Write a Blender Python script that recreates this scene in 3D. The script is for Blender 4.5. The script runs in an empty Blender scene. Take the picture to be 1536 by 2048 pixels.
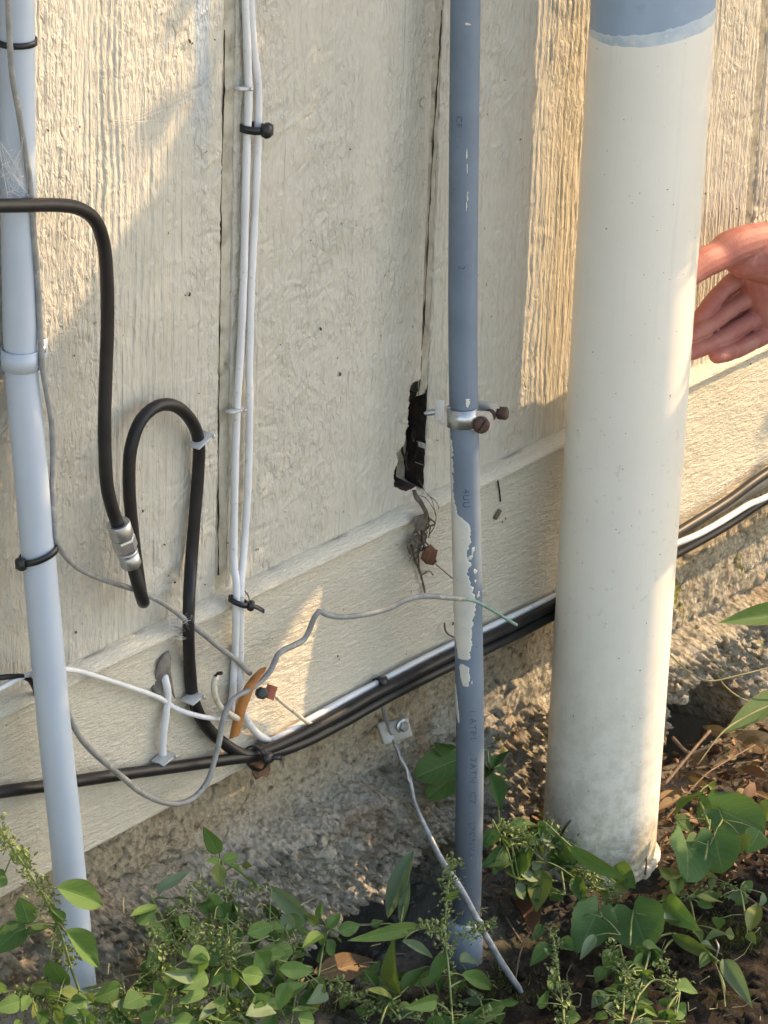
import bpy, bmesh, math, random
import numpy as np
from mathutils import Vector, Matrix
rng = np.random.default_rng(7)
random.seed(7)
S = bpy.context.scene
COL = S.collection

# ------------------------------------------------------------------ camera
FPX = 7090.0
YAW, PITCH, ROLL = 0.912746305, 0.412270069, 0.0354571327
CAM = np.array([-2.1429826, -1.83911897, 1.32240656])
def cam_axes():
    cy, sy, cp, sp = math.cos(YAW), math.sin(YAW), math.cos(PITCH), math.sin(PITCH)
    f = np.array([sy*cp, cy*cp, -sp]); r = np.array([cy, -sy, 0.0]); u = np.cross(r, f)
    return (math.cos(ROLL)*r+math.sin(ROLL)*u, -math.sin(ROLL)*r+math.cos(ROLL)*u, f)
CR, CU, CF = cam_axes()
cd = bpy.data.cameras.new('camera'); cam = bpy.data.objects.new('camera', cd); COL.objects.link(cam)
cd.sensor_fit = 'VERTICAL'; cd.sensor_height = 36.0; cd.lens = FPX/2048*36.0
cd.clip_start = 0.05; cd.clip_end = 2000
cam.matrix_world = Matrix(((CR[0], CU[0], -CF[0], CAM[0]), (CR[1], CU[1], -CF[1], CAM[1]), (CR[2], CU[2], -CF[2], CAM[2]), (0, 0, 0, 1)))
S.camera = cam

# ------------------------------------------------------------------ light
AZ, EL = math.radians(21), math.radians(33)          # sun: degrees out from the wall plane, elevation
SUN = np.array([math.cos(EL)*math.cos(AZ), -math.cos(EL)*math.sin(AZ), math.sin(EL)])
w = bpy.data.worlds.new('World'); S.world = w; w.use_nodes = True
nt = w.node_tree
sky = nt.nodes.new('ShaderNodeTexSky'); sky.sky_type = 'NISHITA'; sky.sun_disc = False
sky.sun_elevation = EL; sky.sun_rotation = math.atan2(SUN[0], SUN[1])
sky.air_density = 0.7; sky.dust_density = 0.9; sky.ozone_density = 0.3
nt.links.new(sky.outputs[0], nt.nodes['Background'].inputs[0])
nt.nodes['Background'].inputs[1].default_value = 0.15
sl = bpy.data.lights.new('sun', 'SUN'); so = bpy.data.objects.new('sun', sl); COL.objects.link(so)
sl.energy = 2.2; sl.angle = math.radians(0.53); sl.color = (1.0, 0.75, 0.52)
so.rotation_euler = Vector(SUN).to_track_quat('Z', 'Y').to_euler()
so.location = (4, -2, 4)
S.view_settings.view_transform = 'Standard'; S.view_settings.look = 'None'
S.view_settings.gamma = 1.0; S.view_settings.use_curve_mapping = False
S.view_settings.exposure = 1.82
S.view_settings.use_white_balance = True      # camera balanced for open shade
S.view_settings.white_balance_temperature = 8100; S.view_settings.white_balance_tint = 8
S.render.engine = 'CYCLES'

# ------------------------------------------------------------------ helpers
def ray(px, py):
    d = CR*((px-768)/FPX) - CU*((py-1024)/FPX) + CF
    return d
def P(px, py, y):
    d = ray(px, py); return CAM + d*((y-CAM[1])/d[1])
def G(px, py, z):
    d = ray(px, py); return CAM + d*((z-CAM[2])/d[2])
def PXM(p):       # metres per photo pixel at p
    return float(np.dot(np.asarray(p)-CAM, CF))/FPX
ZG = -0.44

def hash2(ix, iy, seed):
    n = (ix.astype(np.int64)*374761393 + iy.astype(np.int64)*668265263 + seed*974634777) & 0x7fffffff
    n = ((n ^ (n >> 13))*1274126177) & 0x7fffffff
    return n ^ (n >> 16)
def perlin(x, y, seed=0):
    x = np.asarray(x, float); y = np.asarray(y, float); x, y = np.broadcast_arrays(x, y)
    ix = np.floor(x); iy = np.floor(y); fx = x-ix; fy = y-iy
    ux = fx*fx*fx*(fx*(fx*6-15)+10); uy = fy*fy*fy*(fy*(fy*6-15)+10)
    def g(dx, dy):
        a = (hash2(ix+dx, iy+dy, seed) % 4096)*(2*math.pi/4096)
        return np.cos(a)*(fx-dx)+np.sin(a)*(fy-dy)
    a = g(0, 0)*(1-ux)+g(1, 0)*ux; b = g(0, 1)*(1-ux)+g(1, 1)*ux
    return (a*(1-uy)+b*uy)*1.5
def fbm(x, y, o=4, seed=0, gain=0.5):
    s = 0; a = 1.0
    for k in range(o):
        s = s + a*perlin(x*(2**k), y*(2**k), seed+k*17); a *= gain
    return s
def sstep(a, b, x):
    t = np.clip((x-a)/(b-a), 0, 1); return t*t*(3-2*t)

def link(o, parent=None):
    COL.objects.link(o)
    if parent is not None:
        o.parent = parent
        o.matrix_parent_inverse = parent_inv(parent)
    return o
def world_of(o):
    m = Matrix.LocRotScale(o.location, o.rotation_euler, o.scale)
    return m if o.parent is None else world_of(o.parent) @ o.matrix_parent_inverse @ m
def parent_inv(p):
    return world_of(p).inverted()
def mk(name, verts, faces, mat, parent=None, smooth=True, mat_idx=None):
    me = bpy.data.meshes.new(name)
    verts = np.asarray(verts, dtype=np.float32).reshape(-1, 3)
    if isinstance(faces, np.ndarray) and faces.ndim == 2:
        nf, k = faces.shape
        me.vertices.add(len(verts)); me.vertices.foreach_set('co', verts.ravel())
        me.loops.add(nf*k); me.loops.foreach_set('vertex_index', faces.astype(np.int32).ravel())
        me.polygons.add(nf); me.polygons.foreach_set('loop_start', np.arange(0, nf*k, k, dtype=np.int32))
        me.update(calc_edges=True)
    else:
        me.from_pydata([tuple(map(float, v)) for v in verts], [], [tuple(int(i) for i in f) for f in faces])
        me.update()
    if isinstance(mat, (list, tuple)):
        for m in mat: me.materials.append(m)
    else:
        me.materials.append(mat)
    if mat_idx is not None:
        me.polygons.foreach_set('material_index', np.asarray(mat_idx, dtype=np.int32))
    if smooth:
        me.polygons.foreach_set('use_smooth', np.ones(len(me.polygons), dtype=bool))
    o = bpy.data.objects.new(name, me)
    return link(o, parent)
def tag(o, label=None, cat=None, group=None, kind=None):
    if label: o['label'] = label
    if cat: o['category'] = cat
    if group: o['group'] = group
    if kind: o['kind'] = kind
    return o
def thing(name, label, cat, loc, group=None):
    o = bpy.data.objects.new(name, None); o.empty_display_size = 0.02
    o.location = tuple(map(float, loc)); COL.objects.link(o)
    return tag(o, label, cat, group)

class Geo:
    """collects pieces of ONE mesh"""
    def __init__(s): s.v = []; s.f = []; s.n = 0
    def add(s, v, f):
        v = np.asarray(v, float).reshape(-1, 3)
        s.v.append(v); s.f += [tuple(int(i)+s.n for i in q) for q in f]; s.n += len(v); return s
    def build(s, name, mat, parent=None, smooth=True):
        return mk(name, np.concatenate(s.v), s.f, mat, parent, smooth)
def grid_faces(nr, nc, wrap=False):
    r = np.arange(nr-1)[:, None]; cN = nc if wrap else nc-1
    c = np.arange(cN)[None, :]; c2 = (c+1) % nc
    a = r*nc+c; b = r*nc+c2; d = (r+1)*nc+c; e = (r+1)*nc+c2
    return np.stack([a, b, e, d], -1).reshape(-1, 4)
def catmull(pts, step):
    p = np.asarray(pts, float); q = np.vstack([2*p[0]-p[1], p, 2*p[-1]-p[-2]]); out = []
    for i in range(1, len(q)-2):
        n = max(1, int(np.linalg.norm(q[i+1, :3]-q[i, :3])/step))
        t = (np.arange(n)/n)[:, None]
        a, b, c, d = q[i-1], q[i], q[i+1], q[i+2]
        out.append(0.5*((2*b)+(-a+c)*t+(2*a-5*b+4*c-d)*t*t+(-a+3*b-3*c+d)*t**3))
    out.append(q[-2][None]); return np.vstack(out)
def frames(p):
    t = np.gradient(p, axis=0); t /= np.linalg.norm(t, axis=1)[:, None]+1e-12
    a = np.array([0, 0, 1.0]) if abs(t[0, 2]) < 0.9 else np.array([1.0, 0, 0])
    u = np.cross(t[0], a); u /= np.linalg.norm(u); us = [u]
    for i in range(1, len(p)):
        u = us[-1]-t[i]*np.dot(us[-1], t[i]); u /= np.linalg.norm(u)+1e-12; us.append(u)
    us = np.array(us); return t, us, np.cross(t, us)
def tube_geo(p, r, segs=10, cap=True, flat=1.0, wob=0.0, seed=0):
    p = np.asarray(p, float); n = len(p); r = np.broadcast_to(np.asarray(r, float), (n,))
    if wob: r = r*(1+wob*perlin(np.arange(n)*0.37, np.full(n, seed*3.1), seed))
    t, u, v = frames(p); a = np.arange(segs)*2*math.pi/segs
    V = p[:, None]+r[:, None, None]*(u[:, None]*np.cos(a)[None, :, None]+flat*v[:, None]*np.sin(a)[None, :, None])
    F = grid_faces(n, segs, True)[:, ::-1].tolist(); V = V.reshape(-1, 3)
    if cap:
        F.append(list(range(segs))); F.append([(n-1)*segs+segs-1-i for i in range(segs)])
    return V, F
def PL(pts): return np.array([P(*q) for q in pts])
def cable(name, pts, r, mat, parent=None, step=0.006, segs=12, wob=0.05, seed=1, world=False):
    p = catmull(np.asarray(pts) if world else PL(pts), step)
    V, F = tube_geo(p, r, segs, True, 1.0, wob, seed)
    return mk(name, V, F, mat, parent)
def lathe(prof, segs, axis_p, axis_d, up=None):
    """prof: (distance along axis, radius)"""
    d = np.asarray(axis_d, float); d /= np.linalg.norm(d)
    a = np.array([0, 0, 1.0]) if abs(d[2]) < .9 else np.array([1.0, 0, 0])
    if up is not None: a = np.asarray(up, float)
    u = np.cross(a, d); u /= np.linalg.norm(u); v = np.cross(d, u)
    an = np.arange(segs)*2*math.pi/segs; V = []
    for h, r in prof:
        V.append(np.asarray(axis_p)+d*h+r*(np.cos(an)[:, None]*u+np.sin(an)[:, None]*v))
    F = grid_faces(len(prof), segs, True).tolist()
    F.append(list(range(segs))[::-1]); F.append([(len(prof)-1)*segs+i for i in range(segs)])
    return np.concatenate(V), F
def box_geo(c, ax, ay, az, sx, sy, sz, bev=0.15):
    """chamfered box: centre, three axes, full sizes"""
    ax, ay, az = [np.asarray(q, float)/np.linalg.norm(q) for q in (ax, ay, az)]
    b = bev*min(sx, sy, sz); V = []; F = []
    def ring(z, k):
        x, y = sx/2-k, sy/2-k
        pts = [(x-b, y), (-x+b, y), (-x, y-b), (-x, -y+b), (-x+b, -y), (x-b, -y), (x, -y+b), (x, y-b)]
        for q in pts: V.append(np.asarray(c)+ax*q[0]+ay*q[1]+az*z)
    ring(-sz/2, b); ring(-sz/2+b, 0); ring(sz/2-b, 0); ring(sz/2, b)
    F = grid_faces(4, 8, True).tolist(); F.append(list(range(8))[::-1]); F.append([24+i for i in range(8)])
    return np.array(V), F
def strip_geo(p, side, nrm, w, t):
    """ribbon with thickness along points p; side & normal vectors per point or single"""
    p = np.asarray(p, float); n = len(p); w = np.broadcast_to(w, (n,))[:, None]
    side = np.broadcast_to(side, p.shape); nrm = np.broadcast_to(nrm, p.shape)
    V = np.stack([p-side*w/2-nrm*t/2, p+side*w/2-nrm*t/2, p+side*w/2+nrm*t/2, p-side*w/2+nrm*t/2], 1).reshape(-1, 3)
    F = grid_faces(n, 4, True).tolist(); F.append([0, 1, 2, 3]); F.append([(n-1)*4+3-i for i in range(4)])
    return V, F

# ------------------------------------------------------------------ materials
class NT:
    def __init__(s, name):
        s.m = bpy.data.materials.new(name); s.m.use_nodes = True; s.t = s.m.node_tree
        s.b = s.t.nodes['Principled BSDF']; s.c = None
    def N(s, t, **k):
        n = s.t.nodes.new(t)
        for a, b in k.items(): setattr(n, a, b)
        return n
    def L(s, a, b): s.t.links.new(a, b)
    def put(s, sock, v):
        if hasattr(v, 'is_linked') or isinstance(v, bpy.types.NodeSocket): s.L(v, sock)
        else: sock.default_value = v
    def coord(s, scale=None, kind='Object', rot=None):
        if s.c is None: s.c = s.N('ShaderNodeTexCoord')
        o = s.c.outputs[kind]
        if scale is None and rot is None: return o
        mp = s.N('ShaderNodeMapping'); s.L(o, mp.inputs[0])
        if scale is not None: mp.inputs['Scale'].default_value = scale
        if rot is not None: mp.inputs['Rotation'].default_value = rot
        return mp.outputs[0]
    def noise(s, sc, det=4, rough=.55, vec=None, dist=0.0):
        n = s.N('ShaderNodeTexNoise'); n.inputs['Scale'].default_value = sc; n.inputs['Detail'].default_value = det
        n.inputs['Roughness'].default_value = rough; n.inputs['Distortion'].default_value = dist
        s.L(vec if vec is not None else s.coord(), n.inputs['Vector']); return n.outputs['Fac']
    def voro(s, sc, vec=None, feat='F1'):
        n = s.N('ShaderNodeTexVoronoi', feature=feat); n.inputs['Scale'].default_value = sc
        s.L(vec if vec is not None else s.coord(), n.inputs['Vector']); return n.outputs['Distance']
    def ramp(s, f, lo, hi):
        n = s.N('ShaderNodeMapRange', interpolation_type='SMOOTHSTEP'); s.put(n.inputs[0], f)
        n.inputs[1].default_value = lo; n.inputs[2].default_value = hi; return n.outputs[0]
    def math(s, op, a, b=0.0):
        n = s.N('ShaderNodeMath', operation=op); s.put(n.inputs[0], a); s.put(n.inputs[1], b); return n.outputs[0]
    def mix(s, f, a, b):
        n = s.N('ShaderNodeMix', data_type='RGBA'); s.put(n.inputs[0], f)
        for k, v in ((6, a), (7, b)):
            if isinstance(v, tuple): n.inputs[k].default_value = v+(1,) if len(v) == 3 else v
            else: s.L(v, n.inputs[k])
        return n.outputs[2]
    def xyz(s, kind='Object'):
        n = s.N('ShaderNodeSeparateXYZ'); s.L(s.coord(kind=kind), n.inputs[0]); return n.outputs
    def bump(s, h, strength=.5, dist=.001):
        n = s.N('ShaderNodeBump'); n.inputs['Strength'].default_value = strength; n.inputs['Distance'].default_value = dist
        s.L(h, n.inputs['Height']); s.L(n.outputs[0], s.b.inputs['Normal'])
    def out(s, col, rough=.6, metal=0.0, spec=.5):
        if isinstance(col, tuple): s.b.inputs['Base Color'].default_value = col+(1,)
        else: s.L(col, s.b.inputs['Base Color'])
        s.put(s.b.inputs['Roughness'], rough); s.put(s.b.inputs['Metallic'], metal)
        s.b.inputs['Specular IOR Level'].default_value = spec
        return s.m
def simple(name, c1, c2, rough=.55, sc=60, bsc=300, bstr=.15, bdist=.0006, metal=0.0, spec=.5, dirt=None, damt=(.58, .72), dsc=40):
    n = NT(name); c = n.mix(n.ramp(n.noise(sc, 5), .35, .65), c1, c2)
    if dirt: c = n.mix(n.ramp(n.noise(dsc, 6, .65), *damt), c, dirt)
    n.bump(n.noise(bsc, 4), bstr, bdist)
    return n.out(c, rough, metal, spec)

def paint_mat(name, c1, c2, streak_axis, blue=False):
    n = NT(name)
    c = n.mix(n.ramp(n.noise(9, 5, .6), .35, .68), c1, c2)
    sv = n.coord((38, 38, 3) if streak_axis == 'z' else (3, 38, 38))
    c = n.mix(n.math('MULTIPLY', n.ramp(n.noise(1.0, 4, .6, sv), .56, .78), .35), c, (.37, .345, .25))
    c = n.mix(n.math('MULTIPLY', n.ramp(n.noise(45, 6, .7), .6, .8), .35), c, (.34, .30, .22))
    c = n.mix(n.ramp(n.noise(210, 3, .5), .735, .77), c, (.10, .085, .06))
    if blue:
        x = n.xyz()
        wob = n.math('MULTIPLY', n.math('SUBTRACT', n.noise(14, 3), .5), .03)
        d = n.math('ABSOLUTE', n.math('ADD', n.math('ADD', x[0], .027), wob))
        f = n.math('MULTIPLY', n.math('SUBTRACT', 1.0, n.ramp(d, .006, .014)), n.ramp(x[2], .36, .53))
        c = n.mix(n.math('MULTIPLY', f, .85), c, (.36, .42, .46))
    if streak_axis == 'z':
        h1 = n.noise(1.0, 3, .55, n.coord((185, 185, 78), rot=(0, -.75, 0)), .8)
        h2 = n.noise(1.0, 3, .6, n.coord((620, 620, 55)))
        zone = n.ramp(n.noise(1.0, 2, .5, n.coord((13, 13, 2.2))), .42, .58)
        h3 = n.noise(1.0, 2, .5, n.coord((150, 150, 7)), .8)
        fade = n.ramp(n.noise(24, 2), .3, .65)
        wr = n.math('MULTIPLY', n.math('MULTIPLY', h1, 1.55), n.math('MULTIPLY', n.math('ADD', n.math('MULTIPLY', zone, .65), .35), n.math('ADD', n.math('MULTIPLY', fade, .55), .45)))
        gl = n.math('MULTIPLY', h3, n.math('SUBTRACT', 1.05, n.math('MULTIPLY', zone, .75)))
        h = n.math('ADD', n.math('ADD', wr, gl), n.math('MULTIPLY', h2, .30))
    else:
        h1 = n.noise(1.0, 4, .65, n.coord((130, 400, 520), rot=(0, .12, 0)), .6)
        h2 = n.noise(1.0, 3, .6, n.coord((210, 700, 800)))
        h = n.math('ADD', n.math('MULTIPLY', h1, 1.3), n.math('MULTIPLY', h2, .6))
    n.bump(h, .95, .0042 if streak_axis == 'z' else .0022)
    return n.out(c, .50, 0, .45)
m_panel = paint_mat('cream_panel_paint', (.535, .50, .42), (.505, .475, .395), 'z', True)
m_board = paint_mat('lightened_board_paint', (.66, .605, .485), (.62, .565, .445), 'x')  # same cream paint as the panels, lightened to offset the shade low down
m_trim = paint_mat('cream_trim_paint', (.685, .635, .52), (.635, .585, .475), 'x')
m_rot = simple('rotted_wood', (.032, .017, .011), (.010, .006, .0045), .9, 120, 260, .6, .002)
m_groove = simple('groove_grime', (.47, .43, .34), (.33, .30, .22), .85, 50, 300, .6, .001, dirt=(.15, .13, .09), damt=(.58, .74))
m_dark = simple('dark_void', (.012, .010, .008), (.02, .016, .012), .95)
def conc_mat():
    n = NT('rough_concrete')
    v = n.coord(); c = n.mix(n.ramp(n.noise(16, 6, .65), .35, .65), (.47, .385, .26), (.58, .50, .36))
    z = n.xyz()
    c = n.mix(n.ramp(z[2], -.27, -.22), n.mix(n.ramp(n.noise(40, 5), .3, .7), (.42, .385, .305), (.60, .56, .47)), c)
    c = n.mix(n.ramp(n.noise(95, 5, .7), .5, .68), c, (.22, .18, .125))
    c = n.mix(n.ramp(n.noise(70, 4, .7, n.coord((1.3, 1, 1.3))), .60, .72), c, (.66, .61, .52))
    c = n.mix(n.math('MULTIPLY', n.ramp(n.noise(11, 4), .54, .68), .7), c, (.36, .25, .15))
    c = n.mix(n.math('MULTIPLY', n.ramp(n.noise(23, 5), .60, .7), n.ramp(z[0], .28, .42)), c, (.26, .25, .06))
    n.bump(n.math('ADD', n.noise(170, 7, .75), n.math('MULTIPLY', n.voro(150), .9)), 1.0, .009)
    return n.out(c, .92, 0, .2)
m_conc = conc_mat()
def soil_mat():
    n = NT('soil_with_bounce_ground')
    c = n.mix(n.ramp(n.noise(30, 6, .65), .35, .65), (.018, .0145, .012), (.046, .037, .029))
    c = n.mix(n.ramp(n.noise(140, 5, .7), .56, .7), c, (.10, .075, .05))
    c = n.mix(n.math('MULTIPLY', n.ramp(n.noise(12, 3), .55, .65), .5), c, (.05, .06, .015))
    x = n.xyz()
    far_bounce = n.ramp(n.math('ABSOLUTE', n.math('ADD', x[1], .6)), .42, .7)  # pale ground added out of view to bounce fill light onto the wall
    c = n.mix(far_bounce, c, n.mix(n.ramp(n.noise(.7, 5), .4, .6), (.42, .385, .32), (.50, .46, .39)))
    n.bump(n.noise(240, 7, .7), .9, .006)
    return n.out(c, .95, 0, .15)
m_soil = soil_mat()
def pvc_white():
    n = NT('aged_white_pipe_paint'); x = n.xyz()
    c = n.mix(n.ramp(n.noise(18, 5, .6), .3, .7), (.815, .755, .645), (.79, .73, .62))
    low = n.math('SUBTRACT', 1.0, n.ramp(x[2], -.44, .02))
    low = n.math('MULTIPLY', n.math('POWER', low, 2.3), .6)
    c = n.mix(n.math('MULTIPLY', low, n.ramp(n.noise(55, 6, .75), .38, .66)), c, (.40, .365, .26))
    low2 = n.math('SUBTRACT', 1.0, n.ramp(x[2], -.44, -.33))
    c = n.mix(n.math('MULTIPLY', n.math('MULTIPLY', low2, .75), n.ramp(n.noise(90, 6, .75), .42, .60)), c, (.26, .23, .15))
    mid = n.math('SUBTRACT', 1.0, n.ramp(n.math('ABSOLUTE', n.math('ADD', x[2], .05)), .05, .2))
    c = n.mix(n.math('MULTIPLY', mid, n.math('MULTIPLY', n.ramp(n.noise(110, 2, .4), .66, .71), .25)), c, (.47, .45, .40))
    c = n.mix(n.ramp(n.noise(330, 2, .4), .755, .775), c, (.06, .05, .04))
    run = n.ramp(n.noise(1, 4, .6, n.coord((90, 90, 3.2))), .58, .75)
    c = n.mix(n.math('MULTIPLY', run, .22), c, (.50, .47, .39))
    sc = n.ramp(n.noise(1, 3, .7, n.coord((420, 420, 60), rot=(.2, .3, 0))), .70, .74)
    c = n.mix(n.math('MULTIPLY', sc, .5), c, (.52, .49, .42))
    n.bump(n.math('ADD', n.noise(500, 3), n.math('MULTIPLY', n.noise(1, 3, .6, n.coord((260, 260, 12))), 1.2)), .12, .0006)
    return n.out(c, .48, 0, .45)
m_pipe = pvc_white()
m_bluepvc = simple('blue_grey_pvc', (.30, .38, .46), (.275, .345, .42), .5, 25, 500, .08, .0003, spec=.4, dirt=(.26, .31, .38), damt=(.6, .75))
def conduit_mat():
    n = NT('slate_blue_conduit'); x = n.xyz()
    c = n.mix(n.ramp(n.noise(22, 5), .35, .65), (.16, .205, .255), (.135, .175, .22))
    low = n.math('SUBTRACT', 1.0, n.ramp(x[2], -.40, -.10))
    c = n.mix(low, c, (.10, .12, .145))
    c = n.mix(n.math('MULTIPLY', n.ramp(n.noise(1, 5, .6, n.coord((300, 300, 9))), .60, .75), .3), c, (.30, .35, .40))
    c = n.mix(n.ramp(n.noise(300, 2), .75, .78), c, (.04, .04, .05))
    n.bump(n.noise(400, 3), .08, .0004)
    return n.out(c, .47, 0, .45)
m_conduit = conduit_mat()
m_pale = simple('pale_blue_grey_pvc', (.44, .50, .56), (.42, .475, .535), .42, 20, 400, .05, .0003, spec=.45, dirt=(.44, .46, .46), damt=(.62, .78))
m_black = simple('black_cable_jacket', (.010, .0095, .010), (.017, .0155, .0155), .45, 50, 500, .15, .0004, spec=.35, dirt=(.05, .044, .04), damt=(.60, .82), dsc=90)
m_tie = simple('black_nylon', (.012, .012, .013), (.02, .02, .02), .4, 80)
m_white = simple('painted_white_cable', (.70, .70, .69), (.63, .63, .62), .5, 35, 300, .2, .0005, dirt=(.42, .39, .33), damt=(.60, .74), dsc=110)
m_cream = simple('cream_painted_wire', (.60, .54, .42), (.52, .47, .37), .55, 80, 400, .35, .0006, dirt=(.26, .22, .16), damt=(.55, .68), dsc=160)
m_grey = simple('weathered_grey_wire', (.20, .20, .19), (.28, .275, .255), .55, 90, 400, .3, .0005, dirt=(.40, .37, .30), damt=(.58, .68), dsc=120)
m_green = simple('green_copper_wire', (.20, .32, .26), (.14, .24, .19), .55, 200)
m_steel = simple('weathered_zinc', (.55, .56, .55), (.42, .43, .43), .36, 90, 300, .2, .0004, metal=.85, dirt=(.20, .17, .13), damt=(.62, .75), dsc=120)
m_clip = simple('pale_plastic_clip', (.50, .50, .48), (.42, .42, .40), .5, 100)
m_alum = simple('dull_aluminium', (.50, .47, .41), (.42, .40, .34), .55, 90, 300, .3, .0005, metal=.15, dirt=(.28, .24, .17), damt=(.58, .72))
m_rust = simple('rusty_screw', (.055, .028, .020), (.09, .045, .03), .75, 160, 400, .6, .001)
m_orange = simple('faded_orange_plastic', (.56, .23, .065), (.44, .16, .045), .5, 60, 300, .1, .0004, dirt=(.28, .13, .06))
m_red = simple('red_orange_plastic', (.45, .13, .07), (.38, .10, .05), .5, 90)
m_strand = simple('galvanised_rod', (.34, .35, .35), (.20, .205, .21), .5, 120, 500, .5, .001, metal=.4, dirt=(.12, .09, .07), damt=(.6, .72))
m_drip = simple('cream_paint_drip', (.64, .60, .51), (.57, .55, .49), .55, 60, 300, .4, .0006, dirt=(.30, .34, .37), damt=(.62, .70), dsc=200)
m_ink = simple('black_print', (.045, .055, .07), (.10, .13, .17), .7, 420)
m_deadleaf = simple('dead_leaf_brown', (.17, .085, .040), (.09, .045, .022), .75, 120, 400, .5, .001)
m_redleaf = simple('dry_russet_leaf', (.13, .045, .022), (.075, .028, .016), .75, 120, 400, .5, .001)
m_web = NT('cobweb_silk'); m_web.b.inputs['Alpha'].default_value = .55; m_web = m_web.out((.75, .74, .71), .6)
m_webdark = simple('dusty_web_debris', (.16, .13, .10), (.09, .07, .055), .9, 150, 300, .5, .001)
m_flap = simple('peeling_grey_putty', (.20, .18, .15), (.13, .115, .095), .8, 80, 300, .6, .001)
m_speck = simple('dry_specks', (.10, .075, .05), (.05, .04, .03), .9)
m_twig = simple('dry_twig', (.17, .12, .08), (.11, .075, .05), .85, 150, 300, .5, .001)
m_stalk = simple('pale_grass_stalk', (.26, .24, .12), (.20, .19, .09), .7)
m_bark = simple('grey_bark', (.11, .085, .06), (.07, .055, .04), .9, 30, 60, .9, .01)
def leaf_mat(name, c1, c2, vein, yellow=None, trans=.3):
    n = NT(name); uv = n.N('ShaderNodeUVMap'); sx = n.N('ShaderNodeSeparateXYZ'); n.L(uv.outputs[0], sx.inputs[0])
    oi = n.N('ShaderNodeObjectInfo')
    c = n.mix(oi.outputs['Random'], c1, c2)
    c = n.mix(n.ramp(n.noise(90, 4, .6), .45, .75), c, tuple(min(1, q*1.35) for q in c1))
    if yellow: c = n.mix(n.math('MULTIPLY', n.ramp(n.noise(26, 3), .52, .68), .6), c, yellow)
    u = n.math('ABSOLUTE', sx.outputs[0])
    mid = n.math('SUBTRACT', 1.0, n.ramp(u, .015, .06))
    ph = n.math('SUBTRACT', n.math('MULTIPLY', sx.outputs[1], 7.0), n.math('MULTIPLY', u, 2.6))
    fr = n.math('ABSOLUTE', n.math('SUBTRACT', n.math('FRACT', ph), .5))
    side = n.math('MULTIPLY', n.math('SUBTRACT', 1.0, n.ramp(fr, .0, .09)), .55)
    vv = n.math('MAXIMUM', mid, side)
    c = n.mix(n.math('MULTIPLY', vv, .75), c, vein)
    ed = n.math('MULTIPLY', n.ramp(n.math('ADD', u, n.math('MULTIPLY', n.noise(60, 4, .7), .9)), 1.36, 1.5), .8)
    c = n.mix(ed, c, (.17, .12, .04))
    c = n.mix(n.ramp(n.noise(260, 2), .71, .74), c, (.12, .09, .04))
    h = n.math('SUBTRACT', n.math('MULTIPLY', n.noise(200, 3), .5), n.math('MULTIPLY', vv, .6))
    n.bump(h, .5, .0012)
    n.out(c, .6, 0, .28)
    tr = n.N('ShaderNodeBsdfTranslucent'); n.L(n.mix(.5, c, (.16, .26, .03)), tr.inputs[0])
    mx = n.N('ShaderNodeMixShader'); mx.inputs[0].default_value = trans
    n.L(n.b.outputs[0], mx.inputs[1]); n.L(tr.outputs[0], mx.inputs[2])
    n.L(mx.outputs[0], n.t.nodes['Material Output'].inputs[0]); return n.m
m_leaf = leaf_mat('pellitory_leaf', (.105, .20, .050), (.060, .135, .036), (.20, .31, .11))
m_leafpale = leaf_mat('pale_leaf_underside', (.17, .24, .14), (.13, .20, .115), (.24, .31, .20))
m_leafdark = leaf_mat('deep_green_leaf', (.046, .115, .028), (.034, .088, .025), (.10, .19, .065))
m_leafyel = leaf_mat('yellowing_leaf', (.13, .18, .045), (.095, .155, .04), (.24, .27, .10), (.26, .22, .05))
m_heart = leaf_mat('violet_leaf', (.050, .13, .042), (.065, .15, .040), (.13, .21, .09))
m_stem = simple('green_stem', (.17, .22, .075), (.12, .165, .055), .6, 120)
m_seed = simple('seed_cluster_green', (.22, .27, .095), (.14, .19, .06), .7, 200, 300, .4, .001)
m_moss = simple('olive_moss', (.10, .095, .018), (.055, .062, .015), .9, 90)
m_treeleaf = leaf_mat('tree_leaf', (.055, .11, .03), (.04, .085, .025), (.10, .16, .06))
def skin_mat():
    n = NT('skin')
    c = n.mix(n.ramp(n.noise(45, 4), .3, .7), (.36, .155, .125), (.31, .105, .09))
    n.bump(n.math('ADD', n.noise(350, 5, .6), n.math('MULTIPLY', n.noise(1, 3, .6, n.coord((60, 400, 220), rot=(.3, .5, .2))), .8)), .35, .0011)
    n.b.inputs['Subsurface Weight'].default_value = .05
    n.b.inputs['Subsurface Radius'].default_value = (.008, .003, .0015)
    n.b.inputs['Subsurface Scale'].default_value = .6
    return n.out(c, .58, 0, .3)
m_skin = skin_mat()
m_sleeve = simple('dark_blue_sleeve', (.04, .05, .08), (.055, .065, .10), .9, 80, 500, .4, .001)

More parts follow.
